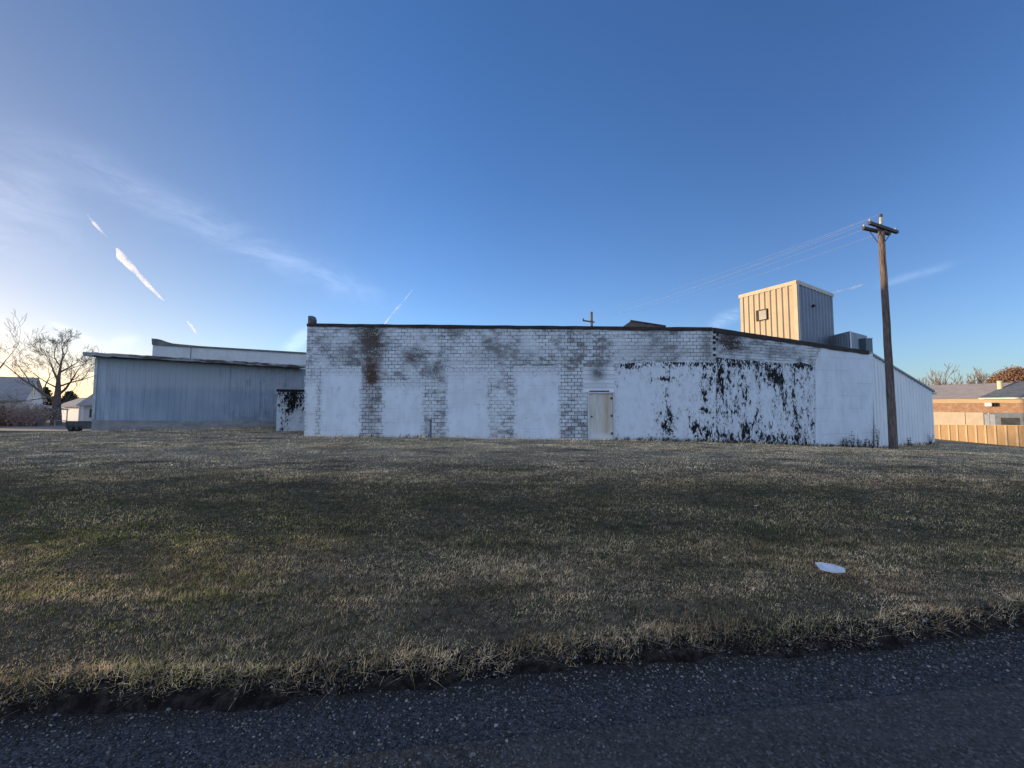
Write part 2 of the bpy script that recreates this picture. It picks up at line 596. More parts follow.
def peel_fn(H, dens=0.0, hot=(), topband=.5, seed=0.0):
    """white paint peeling off black tar: ragged spots and runs"""
    def fn(g):
        b, x, z = brickco(g, (seed, 0))
        big = g.noise(g.scale(b, (1.5, .55, 1)), 1.5, 3, .55)
        v = g.scale(b, (2.0, 1.0, 1))
        n1 = g.noise(v, 2.9, 6, .66, .4)
        n2 = g.noise(g.scale(b, (2.4, 1.0, 1)), 6.5, 5, .65)
        n3 = g.noise(g.scale(b, (2.4, .85, 1)), 8.0, 4, .6)
        top = g.step(z, H - topband, H - .05)
        low = g.step(z, .75, .1)
        d = g.add(g.mul(g.mul(top, g.step(n2, .4, .6)), .15), g.add(g.mul(low, .07), dens))
        for (u0, z0, su, sz, k) in hot:
            d = g.add(d, g.mul(g.mul(g.gauss(x, u0, su), g.gauss(z, z0, sz)), k))
        e = g.add(g.add(g.mul(n1, .65), g.mul(n2, .35)), g.add(d, g.mul(g.sub(big, .5), .35)))
        m1 = g.step(e, .612, .628)
        m2 = g.step(g.add(n3, g.add(g.mul(d, 1.0), g.mul(g.sub(big, .5), .5))), .655, .68)
        mk = g.m('MAXIMUM', m1, g.mul(m2, .9))
        halo = g.step(e, .47, .62)
        white = g.mix(g.noise(b, 3.5, 5), (.66, .70, .76), (.54, .57, .62))
        white = g.mix(g.mul(halo, .38), white, (.33, .335, .34))
        tar = g.mix(g.step(n2, .4, .7), (.006, .007, .009), (.030, .029, .028))
        c = g.mix(mk, white, tar)
        return {'Base Color': c, 'Roughness': .85, 'Specular IOR Level': .12, 'bump': (g.sub(1.0, mk), .5, .006)}
    return fn


def metal_fn(c1, c2, rust=0.0, rough=.55, streak=1.0, low=None):
    def fn(g):
        b, x, z = brickco(g)
        y = g.sep(g.co())[1]
        b3 = g.comb(g.add(x, g.mul(y, .7)), z, 0.0)
        n = g.noise(g.scale(b3, (2.6, .22, 1)), 1.7, 6, .65)
        n2 = g.noise(b3, .6, 4, .6)
        c = g.mix(g.step(g.add(g.mul(n, .6 * streak), g.mul(n2, 1 - .6 * streak)), .36, .64), c1, c2)
        if rust:
            r = g.step(g.noise(g.scale(b3, (1.5, 1, 1)), 2.8, 7, .7), .62 - rust * .2, .72 - rust * .2)
            c = g.mix(g.mul(r, .8), c, (.13, .06, .032))
        return {'Base Color': c, 'Roughness': rough, 'Specular IOR Level': .4}
    return fn


def shingle_fn(c1, c2):
    def fn(g):
        x, y, z = g.sep(g.co())
        b = g.comb(x, g.mul(z, 1.6), 0.0)
        br = g.n('ShaderNodeTexBrick', {'Vector': b, 'Color1': c1, 'Color2': c2, 'Mortar': tuple(q * .6 for q in c1), 'Scale': 1.0, 'Mortar Size': .015, 'Brick Width': .4, 'Row Height': .28})
        n = g.noise(b, .8, 5)
        return {'Base Color': g.mix(g.mul(g.step(n, .35, .7), .35), br.outputs[0], c1), 'Roughness': .9}
    return fn


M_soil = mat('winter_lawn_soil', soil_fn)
M_blade = mat('grass_blade', blade_fn)
M_asph = mat('asphalt', asphalt_fn)
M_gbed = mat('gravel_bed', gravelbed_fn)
M_stone = mat('gravel_stone', stone_fn)
M_coping = plain('dark_coping', (.016, .014, .015), (.05, .032, .030), 3, .8)
M_roof = plain('tar_roof', (.03, .03, .032), (.07, .068, .065), 2, .9)
M_black = plain('tar_black', (.008, .008, .009), (.02, .018, .016), 6, .8)
M_conc = plain('concrete', (.19, .185, .18), (.29, .28, .27), 2.5, .9, stretch=(1, 1, 1.5))
M_wood = plain('weathered_pole_wood', (.062, .048, .043), (.20, .152, .136), 5, .85, .5, .02, (6, 6, .5))
M_arm = plain('crossarm_wood', (.05, .045, .042), (.12, .10, .085), 6, .85, .4, .01, (1, 6, 6))
M_steel = plain('galvanised_steel', (.28, .29, .3), (.42, .43, .44), 5, .45, .1, metal=.6)
M_rustpipe = plain('rusty_pipe', (.05, .05, .06), (.11, .10, .10), 9, .7)
M_ceram = plain('porcelain', (.34, .36, .36), (.46, .48, .48), 9, .3)
M_wire = plain('wire_aluminium', (.26, .28, .31), (.34, .36, .38), 2, .5)
M_white = plain('white_siding', (.62, .62, .63), (.74, .74, .74), 1.5, .7, .15)
M_trim = plain('cream_trim', (.62, .58, .5), (.72, .68, .6), 2, .6, .1)
M_glass = plain('window_glass', (.03, .035, .04), (.06, .07, .08), 1, .08, 0.02, spec=.5)
M_bark = plain('bark', (.10, .08, .07), (.20, .165, .14), 8, .95, .8, .03, (3, 3, .6))
M_twig = plain('twigs', (.17, .14, .12), (.28, .23, .19), 3, .95)
M_bush = plain('brown_brush', (.34, .25, .21), (.50, .39, .33), 2, .95)
M_ever = plain('evergreen', (.014, .022, .010), (.045, .058, .025), 1.6, .9)
M_oakleaf = plain('brown_oak_leaves', (.17, .10, .065), (.27, .165, .11), 1.2, .9)
M_weed = plain('dead_weed', (.022, .024, .016), (.07, .06, .035), 6, .95)

# ------------------------------------------------------------------ ground, road
NG = 330


def gaxis(c, n=NG):
    t = np.linspace(-1, 1, n)
    return 3.0 * np.sinh(6.9 * t) + c


gx, gy = gaxis(0), gaxis(4.0)
XX, YY = np.meshgrid(gx, gy, indexing='ij')
ZZ = ground(XX.ravel(), YY.ravel())
V = np.c_[XX.ravel(), YY.ravel(), ZZ]
I = np.arange(NG * NG).reshape(NG, NG)
Q = np.stack([I[:-1, :-1], I[1:, :-1], I[1:, 1:], I[:-1, 1:]], -1).reshape(-1, 4)
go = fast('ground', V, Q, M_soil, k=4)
for p in go.data.polygons: p.use_smooth = True
tag(go, kind='structure')


def strip(name, m, off0, off1, z, x0=-36, x1=36, n=240):
    xs = np.linspace(x0, x1, n)
    rows = []
    k = 6
    for j in range(k + 1):
        t = j / k
        rows.append(np.c_[xs, (2.5 + .127 * xs) + off0 + (off1 - off0) * t, np.full(n, z)])
    V = np.concatenate(rows)
    I = np.arange((k + 1) * n).reshape(k + 1, n)
    Q = np.stack([I[:-1, :-1], I[:-1, 1:], I[1:, 1:], I[1:, :-1]], -1).reshape(-1, 4)
    o = fast(name, V, Q, m, k=4)
    return tag(o, kind='structure')


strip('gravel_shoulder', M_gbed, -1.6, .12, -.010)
strip('road', M_asph, -6.5, -.42, .0)

# a pale side street beyond the lawn on the left, draped on the ground
M_street = plain('pale_street', (.24, .22, .19), (.33, .30, .26), .8, .95)
xs = np.linspace(-95, -24, 60)
rows = []
for j in range(5):
    yy = 31.5 + .0 * xs + j * 2.0 + (-(xs + 24)) * .02
    rows.append(np.c_[xs, yy, ground(xs, yy) + .03])
V = np.concatenate(rows)
I = np.arange(300).reshape(5, 60)
Q = np.stack([I[:-1, :-1], I[:-1, 1:], I[1:, 1:], I[1:, :-1]], -1).reshape(-1, 4)
tag(fast('side_street', V, Q, M_street, k=4), kind='structure')

# ------------------------------------------------------------------ the old painted block warehouse
Lp = at(304, 435, 17.0)
Cp = at(715.5, 443, 16.4)
Rp = at(873, 446, 19.7)


def wall_frame(p, q, z0):
    fr, L = frame2(p, q, z0)
    return fr, L


def uz(fr, px, py):
    """local (x, z) on the wall plane where the sight line through a pixel meets it"""
    o = Vector((0, 0, EYE))
    d = ray(px, py)
    nrm = fr.col[1].to_3d()
    p0 = fr.translation
    t = (p0 - o).dot(nrm) / d.dot(nrm)
    q = fr.inverted() @ (o + d * t)
    return q.x, q.z


WZ = -0.75
FA, LA = wall_frame(Lp, Cp, WZ)
FB, LB = wall_frame(Cp, Rp, WZ)
zA0, zA1 = uz(FA, 304, 324.5)[1], uz(FA, 715.5, 328.5)[1]
zB0, zB1 = zA1, uz(FB, 873, 352)[1]
base = Vector(((Lp.x + Cp.x) / 2, 20, gz(0, 17)))
wh = thing('warehouse', 'long low white painted block warehouse with bricked-up bays and peeling black patches', 'building', base)


def wall_mesh(L, za, zb, t=.30):
    bm = new()
    prism(bm, [(0, 0), (L, 0), (L, zb), (0, za)], 0, t)
    return bm


def U(px, fr=FA): return uz(fr, px, 400)[0]


sootz = uz(FA, 371, 345)[1]
stA = [(U(371), sootz + .15, .42, .95, 1.7, (.062, .032, .020)), (U(371), uz(FA, 371, 412)[1], .33, 1.0, .8, (.13, .11, .10)), (U(366), sootz - .1, .55, 1.0, .8, (.10, .085, .075)), (U(371), uz(FA, 371, 374)[1], .36, .6, 1.5, (.075, .042, .028)),
       (U(412), uz(FA, 412, 358)[1], .45, .35, 1.1, (.09, .08, .075)), (U(344), uz(FA, 344, 355)[1], .7, .5, .7, (.16, .15, .15)),
       (U(437), uz(FA, 437, 372)[1], .35, .35, .9, (.06, .055, .05)),
       (U(500), uz(FA, 500, 355)[1], 1.2, .45, .6, (.22, .22, .22)), (U(598), uz(FA, 598, 375)[1], .4, .45, .8, (.14, .14, .14)),
       (U(660), uz(FA, 660, 352)[1], 1.6, .5, .7, (.22, .22, .22)), (U(709), uz(FA, 709, 350)[1], .3, 1.2, .8, (.12, .12, .12))]
M_blockA = mat('painted_block_front', block_fn(stA, .95, 1.0, strong=[(U(572), .42), (U(371), .35)]))
stB = [(uz(FB, 731, 345)[0], uz(FB, 731, 343)[1], .8, .45, 1.6, (.05, .032, .03)), (uz(FB, 780, 350)[0], uz(FB, 780, 352)[1], 1.6, .35, .8, (.14, .14, .14))]
M_blockB = mat('painted_block_wing', block_fn(stB, .95, .9, .62, .13))
obj('front_wall', wall_mesh(LA, zA0, zA1), M_blockA, wh, FA)
obj('wing_wall', wall_mesh(LB, zB0, zB1), M_blockB, wh, FB)


def panel(name, fr, pts, m, y=-.004, t=.02, parent=wh, label=None):
    q = [uz(fr, *p) for p in pts]
    bm = new()
    prism(bm, q, y, y + t)
    o = obj(name, bm, m, parent, fr)
    if label: o['label'] = label
    return o


LOWY = 452
def bay(x0, x1, ytop, seed, **k):
    panel('infill_panel', FA, [(x0, LOWY), (x1, LOWY), (x1, ytop), (x0, ytop)], mat('bay_paint', smooth_fn(seed=seed, rect=(uz(FA, x0, 420)[0], uz(FA, x1, 420)[0], uz(FA, x0, ytop)[1]), **k)))


bay(319, 361.5, 366.5, 1.3)
bay(381.5, 424.5, 380, 7.1)
bay(445.5, 490.5, 367, 13.7)
bay(513, 561, 366, 21.2)
bay(304.4, 318.4, 376, 31.2, tint=(.66, .68, .70), joints=.35)
# the wide bay right of the door
topP = uz(FA, 660, 363)[1]
hotA = [(U(664), uz(FA, 664, 428)[1], .5, .75, .10), (U(663), uz(FA, 663, 379)[1], .35, .12, .13), (U(692), uz(FA, 692, 428)[1], .25, .5, .08),
        (U(709), uz(FA, 709, 395)[1], .45, 1.9, .075), (U(630), uz(FA, 630, 366)[1], .45, .2, .07), (U(708), uz(FA, 706, 436)[1], .6, .4, .09), (U(628), uz(FA, 628, 410)[1], .8, 1.3, -.07)]
panel('peeling_panel', FA, [(614.5, LOWY), (715.6, LOWY), (715.6, 362.5), (640, 362), (620, 364), (614.5, 370)], mat('peeling_paint_front', peel_fn(topP, .012, hotA, .3)))
hB = uz(FB, 760, 358)[1]
ub = lambda px, py: uz(FB, px, py)
hotB = [(*ub(775, 378), .55, .42, .14), (*ub(722, 385), .7, 1.4, .055), (*ub(783, 400), .25, .7, .08), (*ub(745, 428), .25, .4, .08), (*ub(800, 428), .3, .3, .07),
        (*ub(745, 440), 4.0, .3, .06), (*ub(765, 405), .7, .8, -.05)]
panel('peeling_panel', FB, [(716.2, LOWY + 3), (815, LOWY + 3), (815, 366), (800, 362), (790, 364), (716.2, 357.5)], mat('peeling_paint_wing', peel_fn(hB, .060, hotB, .6, 11.0)))
panel('infill_panel', FB, [(815.4, LOWY + 3), (872.9, LOWY + 3), (872.9, 354), (822, 346.5), (815.4, 362)], mat('wing_end_paint', smooth_fn(seed=44.0, joints=.2)), label='plain smooth white panel at the right end of the wing')
panel('lintel_band', FA, [(583, 392), (614, 392), (614, 367), (583, 367)], mat('lintel_paint', block_fn([(U(598), uz(FA, 598, 373)[1], .33, .35, 1.2, (.13, .13, .135))], .3, .35, 2.2, .19)), -.006)

# door
dr = [uz(FA, *p) for p in ((589.5, 440.5), (612.5, 393.5))]
(dx0, dz0), (dx1, dz1) = dr


def door_fn(g):
    b, x, z = brickco(g)
    n = g.noise(g.scale(b, (6, .6, 1)), 2.0, 6, .65)
    n2 = g.noise(b, 2.5, 5, .6)
    c = g.mix(g.step(n, .35, .65), (.46, .43, .37), (.58, .56, .52))
    st = g.mul(g.gauss(x, dx0 + .74, .14), g.step(n, .32, .6))
    c = g.mix(g.mul(st, .8), c, (.40, .25, .12))
    c = g.mix(g.mul(g.step(g.add(z, g.mul(n2, .5)), dz0 + .75, dz0 + .35), .8), c, (.62, .63, .66))
    return {'Base Color': c, 'Roughness': .75, 'bump': (n, .2, .005)}


bm = new()
box(bm, dx0, dx1, -.018, .02, dz0, dz1)
door = obj('door', bm, mat('faded_plywood', door_fn), wh, FA)
bm = new()
w = .07
for a, b, c_, d in ((dx0 - w, dx0 - .004, dz0, dz1 + w), (dx1 + .004, dx1 + w, dz0, dz1 + w), (dx0 - .003, dx1 + .003, dz1 + .004, dz1 + w - .003)):
    box(bm, a, b, -.075, .01, c_, d)
obj('door_frame', bm, mat('door_frame_paint', smooth_fn((.52, .54, .56), 3.0)), door, FA)
bm = new()
bmesh.ops.create_uvsphere(bm, u_segments=10, v_segments=8, radius=.035, matrix=Matrix.Translation((dx0 + .10, -.05, dz0 + 1.02)))
obj('door_knob', bm, M_black, door, FA, True)
for zq in (.25, 1.0, 1.75):
    bm = new(); box(bm, dx1 - .10, dx1 - .006, -.03, -.019, dz0 + zq, dz0 + zq + .10); obj('hinge', bm, M_rustpipe, door, FA)
bm = new(); box(bm, dx0 - .1, dx1 + .1, -.22, .01, dz0 - .4, dz0 - .012); obj('threshold', bm, M_conc, wh, FA)
bm = new()
box(bm, dx0 + .02, dx0 + .85, -.08, -.012, dz1 + .08, dz1 + .12)
obj('drip_strip', bm, M_black, wh, FA)


# copings, slightly uneven
def coping(fr, L, za, zb, h, x0=0.0):
    bm = new()
    n = 36
    rnd = random.Random(int(L * 10))
    prev = None
    for i in range(n + 1):
        t = i / n
        x = x0 + (L - x0) * t
        z = za + (zb - za) * x / L
        b = -h + rnd.uniform(-.018, .018)
        tp = .035 + rnd.uniform(-.008, .012)
        y = -.05 + rnd.uniform(-.006, .006)
        cur = [bm.verts.new(p) for p in ((x, y, z + b), (x, y, z + tp), (x, .36, z + tp), (x, .36, z + .003), (x, -.004, z + .003), (x, -.004, z + b))]
        if prev:
            for k in range(6):
                bm.faces.new((prev[k], prev[(k + 1) % 6], cur[(k + 1) % 6], cur[k]))
        else:
            bm.faces.new(cur)
        prev = cur
    bm.faces.new(prev[::-1])
    return bm


obj('coping', coping(FA, LA, zA0, zA1, .10), M_coping, wh, FA)
obj('coping', coping(FB, LB, zB0, zB1, .16, .06), M_coping, wh, FB)
# toothed joint of missing blocks at the bend
for i, (px, py) in enumerate(((714.5, 332), (717.3, 334.5), (714.3, 337.5), (717, 339.5), (714.3, 342.5), (714.3, 348.8), (714.3, 355))):
    fr_, s = (FA, 1) if px < 716 else (FB, 1)
    u, z = uz(fr_, px, py)
    bm = new()
    box(bm, u - .055, u + .055, -.012, .01, z - .055, z + .055)
    obj('missing_block', bm, M_black, wh, fr_)
# chimney stub at the left corner
u0, z0 = uz(FA, 307.2, 325)
u1, z1 = uz(FA, 313, 315.5)
bm = new()
prism(bm, [(u0, z0 - .3), (u1 + .02, z0 - .3), (u1, z1 - .12), (u1 - .06, z1), (u0, z1)], .05, .32)
obj('chimney', bm, mat('sooty_brick', block_fn([(0, 5, 9, 9, 1.0, (.07, .06, .06))], 1.3, 1.0, .2, .08)), wh, FA)
# roof and hidden walls
BL, BR = Lp + Vector((0.4, 13, 0)), Rp + Vector((-.2, 10.5, 0))
pts = [Lp + Vector((.3, .31, 0)), Cp + Vector((-.05, .33, 0)), Rp + Vector((-.4, .2, 0)), BR, BL]
bm = new()
bot = [bm.verts.new((p.x, p.y, WZ)) for p in pts]
zt = [FA.translation.z + zA0 - .35, FA.translation.z + zA1 - .35, WZ + zB1 - .35, WZ + zB1 - .3, WZ + zA0 - .3]
top = [bm.verts.new((p.x, p.y, z)) for p, z in zip(pts, zt)]
bm.faces.new(top)
for i in range(1, 5):
    j = (i + 1) % 5
    if i == 1: continue
    bm.faces.new((bot[i], bot[j], top[j], top[i]))
obj('roof', bm, M_roof, wh)

# ------------------------------------------------------------------ tower on the roof
tf = at(797, 300, 24)
tl = at(740, 300, 27.3)
tr = at(832.5, 300, 27.0)
dl = Vector((tl.x - tf.x, tl.y - tf.y, 0)); dr_ = Vector((tr.x - tf.x, tr.y - tf.y, 0))
ztop = at(797, 281.5, 24).z
zbase = WZ + zA1 - 1.2
tw = thing('roof_tower', 'square ribbed metal tower above the warehouse roof, tan sunlit side with one small window', 'tower', (tf.x + .5, tf.y + 2, zbase))
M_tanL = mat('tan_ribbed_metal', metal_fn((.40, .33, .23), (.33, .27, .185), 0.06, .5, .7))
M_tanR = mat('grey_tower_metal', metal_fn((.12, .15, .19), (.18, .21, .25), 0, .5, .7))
fl, Ll = frame2(tl, tf, 0)
frr, Lr = frame2(tf, tr, 0)
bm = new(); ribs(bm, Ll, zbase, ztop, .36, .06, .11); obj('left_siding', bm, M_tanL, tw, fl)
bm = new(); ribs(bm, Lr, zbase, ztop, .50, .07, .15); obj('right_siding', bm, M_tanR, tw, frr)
tb = tl + dr_
fb1, lb1 = frame2(tr, tb, 0); fb2, lb2 = frame2(tb, tl, 0)
bm = new(); ribs(bm, lb1, zbase, ztop, .46, .05, .11); obj('rear_siding', bm, M_tanL, tw, fb1)
bm = new(); ribs(bm, lb2, zbase, ztop, .46, .05, .11); obj('rear_siding', bm, M_tanL, tw, fb2)
bm = new()
slab(bm, [(p.x, p.y) for p in (tl, tf, tr, tb)], ztop - .02, ztop + .05)
obj('roof', bm, M_steel, tw)
M_tantrim = plain('tan_trim', (.42, .36, .27), (.5, .43, .33), 2, .55, .05)
bm = new(); box(bm, -.05, Ll + .03, -.075, -.052, ztop - .16, ztop + .08); obj('roof_trim', bm, M_tantrim, tw, fl)
bm = new(); box(bm, -.03, Lr + .05, -.075, -.052, ztop - .16, ztop + .08); obj('roof_trim', bm, M_tantrim, tw, frr)
bm = new()
box(bm, Ll - .14, Ll + .055, -.079, -.055, zbase, ztop - .17)
obj('corner_trim', bm, M_tantrim, tw, fl)
bm = new()
box(bm, -.05, .12, -.079, -.055, zbase, ztop - .17)
obj('corner_trim', bm, M_tantrim, tw, frr)
(wx0, wz0), (wx1, wz1) = uz(fl, 758, 321.5), uz(fl, 767.8, 308.5)
bm = new()
for a, b, c_, d in ((wx0 - .05, wx0 + .08, wz0, wz1), (wx1 - .06, wx1, wz0, wz1), (wx0 + .081, wx1 - .061, wz0, wz0 + .06), (wx0 + .081, wx1 - .061, wz1 - .06, wz1)):
    box(bm, a, b, -.12, .0, c_, d)
wn = obj('window', bm, plain('dark_window_frame', (.03, .02, .014), (.06, .042, .03), 4, .7), tw, fl)
bm = new(); box(bm, wx0 + .082, wx1 - .062, -.075, -.064, wz0 + .062, wz1 - .062)
obj('pane', bm, plain('pale_reflection_pane', (.10, .12, .15), (.17, .19, .22), 1.2, .25, .02, spec=.5), wn, fl)  # pale reflection in the glass painted as a grey base colour
bm = new()
uv_ = uz(frr, 812, 306)
box(bm, uv_[0] - .1, uv_[0] + .1, -.16, -.03, uv_[1] - .06, uv_[1] + .06)
obj('vent', bm, M_black, tw, frr)

# low grey penthouse and a dark unit right of the tower
pf = at(849.5, 340, 24.0); pl = at(828, 340, 27.0); pr_ = at(867, 340, 26.0)
pz = at(849.5, 331.3, 24.0).z
pz0 = WZ + zB1 - .6
ph = thing('roof_penthouse', 'low grey-blue ribbed metal penthouse with a pale corner strip right of the tower', 'rooftop box', (pf.x, pf.y + 1.5, pz0))
M_gry = mat('grey_ribbed_metal', metal_fn((.20, .24, .28), (.27, .31, .35), .05, .5))
fA_, l_ = frame2(pl, pf, 0)
zl = at(828, 336.5, 27).z
bm = new(); ribs(bm, l_, pz0, lambda x: zl + (pz - zl) * x / l_, .4, .03, .07); obj('left_siding', bm, M_gry, ph, fA_)
fB_, l2 = frame2(pf, pr_, 0)
zr = at(867, 336, 26.0).z
bm = new(); ribs(bm, l2, pz0, lambda x: pz + (zr - pz) * x / l2, .3, .04, .07); obj('right_siding', bm, M_gry, ph, fB_)
bm = new()
q4 = pl + (pr_ - pf)
tp = [bm.verts.new((p.x, p.y, z)) for p, z in ((pl, zl), (pf, pz), (pr_, zr), (q4, min(zl, zr)))]
bt = [bm.verts.new((p.x, p.y, pz0)) for p in (pl, pf, pr_, q4)]
bm.faces.new(tp)
bm.faces.new((bt[2], bt[3], tp[3], tp[2])); bm.faces.new((bt[3], bt[0], tp[0], tp[3]))
obj('roof', bm, M_roof, ph)
bm = new(); box(bm, -.05, .09, -.07, -.045, pz0, pz + .03)
obj('corner_trim', bm, M_white, ph, fB_)
uf = at(866, 345, 24.5); ur = at(872.6, 345, 24.6)
fU, lU = frame2(uf, ur, 0)
uzt = at(868, 338.5, 24.5).z
un = thing('rooftop_unit', 'small dark metal unit at the right end of the warehouse roof', 'rooftop box', (uf.x, uf.y, pz0))
bm = new(); box(bm, 0, lU, 0, .8, pz0, uzt); obj('cabinet', bm, mat('dark_unit', metal_fn((.06, .09, .11), (.10, .14, .16), .1)), un, fU)
bm = new(); box(bm, -.03, lU + .03, -.03, .83, uzt + .003, uzt + .05); obj('cap', bm, M_steel, un, fU)

# raised hood on the main roof
h0 = at(622, 327, 21.5); h1 = at(664, 327, 21.0)
fh, lh = frame2(h0, h1, 0)
hz0 = WZ + zA1 - .5
hp = at(630.5, 321.5, 21.5).z
ho = thing('roof_hood', 'low tarred roof hood showing above the front parapet with its left end sunlit', 'roof hood', (h0.x, h0.y, hz0))
bm = new()
prism(bm, [(0, hz0), (lh, hz0), (lh, hp - .36), (.48, hp), (0, hp - .32)], 0, 1.8)
obj('casing', bm, plain('hood_boards', (.10, .08, .06), (.16, .13, .10), 4, .8), ho, fh)
bm = new()
prism(bm, [(.46, hp + .004), (lh + .1, hp - .40), (lh + .1, hp - .34), (.46, hp + .06)], -.06, 1.86)
obj('tar_cover', bm, M_roof, ho, fh)

# ------------------------------------------------------------------ corrugated lean-to on the right
l0 = at(873.8, 446, 19.95)
t_ = .516
l1 = Vector((Rp.x + (Rp.x - Cp.x) * t_, Rp.y + (Rp.y - Cp.y) * t_, 0)) + Vector((-.05, .25, 0))
fL, LL = frame2(l0, l1, WZ)
lz0 = uz(fL, 875, 354)[1]
lx1, lz1 = uz(fL, 932.5, 391.5)
LL = uz(fL, 933.5, 420)[0]
lt = thing('metal_lean_to', 'white ribbed metal lean-to with a steep sloping roofline at the right end of the warehouse', 'shed', (l0.x, l0.y, gz(l0.x, l0.y)))
ztl = lambda x: lz0 + (lz1 - lz0) * x / LL
bm = new(); ribs(bm, LL, .0, ztl, .27, .032, .055)
obj('siding', bm, mat('white_ribbed_metal', metal_fn((.60, .62, .65), (.70, .715, .73), 0, .5)), lt, fL)
bm = new()
prism(bm, [(-.02, lz0 + .005), (LL + .12, lz1 - .03), (LL + .12, lz1 + .06), (-.02, lz0 + .10)], -.09, 8)
obj('roof', bm, mat('lean_to_roof', metal_fn((.20, .22, .25), (.28, .30, .33), .1)), lt, fL)
bm = new(); box(bm, LL - .03, LL + .03, .001, 8, 0, lz1 - .06); obj('end_wall', bm, M_white, lt, fL)
bm = new(); box(bm, -.05, .05, -.06, -.034, 0, lz0 - .05); obj('corner_trim', bm, plain('grey_corner', (.3, .32, .35), (.4, .42, .44), 3, .5), lt, fL)
bm = new(); box(bm, LL + .02, LL + .42, -.02, .12, lz1 - .16, lz1 - .04); obj('gutter_end', bm, M_steel, lt, fL)

# ------------------------------------------------------------------ left metal shed, annex and the white building behind
s0 = at(92, 430, 19.0); s1 = at(306, 430, 24.3)
fS, LS = frame2(s0, s1, -.3)
sh = thing('metal_shed', 'long blue-grey weathered metal shed on a concrete footing with an overhanging rusty roof', 'shed', (s0.x, s0.y, .3))
zf0, zf1 = uz(fS, 92, 420.2)[1], uz(fS, 275, 422.5)[1]
xe = uz(fS, 275, 420)[0]
ztS0, ztS1 = uz(fS, 95, 357)[1], uz(fS, 304, 369)[1]
bm = new()
prism(bm, [(0, -.6), (LS, -.6), (LS, zf1), (0, zf0)], -.06, .3)
obj('footing', bm, M_conc, sh, fS)


def shedmetal(g):
    b, x, z = brickco(g)
    n = g.noise(g.scale(b, (2.2, .16, 1)), 1.5, 6, .65)
    n2 = g.noise(g.scale(b, (.8, 1, 1)), .6, 5, .6)
    n3 = g.noise(b, 2.2, 6, .65)
    c = g.mix(g.step(g.add(g.mul(n, .5), g.mul(n2, .5)), .38, .62), (.20, .25, .315), (.265, .315, .38))
    c = g.mix(g.mul(g.step(g.add(z, g.mul(n, .7)), 3.0, 3.5), .7), c, (.33, .36, .38))
    c = g.mix(g.mul(g.step(x, 2.2, .2), g.mul(g.step(n, .42, .6), .8)), c, (.36, .40, .46))
    dk = g.mul(g.step(g.add(n, g.mul(n3, .3)), .64, .78), g.step(x, 3.5, 6.5))
    c = g.mix(g.mul(dk, .7), c, (.11, .15, .20))
    c = g.mix(g.mul(g.mul(g.step(x, xe - 2.6, xe - 1.6), g.mul(g.step(z, 2.0, 1.2), g.step(n3, .4, .6))), .6), c, (.12, .15, .19))
    c = g.mix(g.mul(g.mul(g.step(x, xe - .3, xe), g.step(n3, .42, .6)), .5), c, (.42, .44, .46))
    return {'Base Color': c, 'Roughness': .5, 'Specular IOR Level': .4, 'bump': (n, .1, .01)}


zmS = lambda x: ztS0 + (ztS1 - ztS0) * x / LS
bm = new(); ribs(bm, LS, 0, lambda x: zmS(x) - .02, .24, .010, .03, zbot=lambda x: zf0 + (zf1 - zf0) * x / xe - .03)
obj('siding', bm, mat('weathered_shed_metal', shedmetal), sh, fS)
bm = new()
ev = .62
nS = 46
rnd = random.Random(4)
prev = None
for i in range(nS + 1):
    x = -.32 + (LS + .12) * i / nS
    z = zmS(min(max(x, 0), LS)) + rnd.uniform(-.02, .02)
    cur = [bm.verts.new(p) for p in ((x, -ev, z + .01 + rnd.uniform(-.02, .02)), (x, -ev + rnd.uniform(-.04, .04), z + .17), (x, 7, z + .55), (x, 7, z + .45))]
    if prev:
        for k in range(4): bm.faces.new((prev[k], prev[(k + 1) % 4], cur[(k + 1) % 4], cur[k]))
    else: bm.faces.new(cur)
    prev = cur
bm.faces.new(prev[::-1])


def rustroof(g):
    v = g.co()
    n = g.noise(g.scale(v, (.5, 1, 3)), 1.6, 7, .7)
    n2 = g.noise(v, 5, 5, .7)
    x = g.sep(v)[0]
    c = g.mix(g.step(n2, .35, .65), (.20, .20, .20), (.34, .34, .34))
    c = g.mix(g.step(g.add(n, g.mul(x, .012)), .52, .62), c, (.09, .075, .065))
    return {'Base Color': c, 'Roughness': .8}


obj('roof', bm, mat('rusty_roof_edge', rustroof), sh, fS)
bm = new(); box(bm, -.03, .03, 0, 7.0, -.6, ztS0 - .03); obj('end_wall', bm, M_gry, sh, fS)
bm = new(); box(bm, -.035, .07, -.045, -.02, zf0 + .01, ztS0 - .05); obj('corner_trim', bm, M_steel, sh, fS)

a0 = at(276, 430, 20.0); a1 = at(304, 430, 20.6)
fX, LX = frame2(a0, a1, -.2)
xz = uz(fX, 290, 391.5)[1]
an = thing('block_annex', 'small peeling black and white block annex tucked between the metal shed and the warehouse', 'annex', (a0.x, a0.y, .35))
bm = new(); box(bm, 0, LX, 0, 3.2, -.4, xz)
obj('wall', bm, mat('annex_peeling', peel_fn(xz, .02, [(LX * .55, xz - .35, .45, .6, .16), (LX * .15, .8, .2, 1.2, .05)], .5, 5.0)), an, fX)
bm = new(); box(bm, -.04, LX, -.10, 3.2, xz + .004, xz + .11); obj('roof', bm, M_black, an, fX)

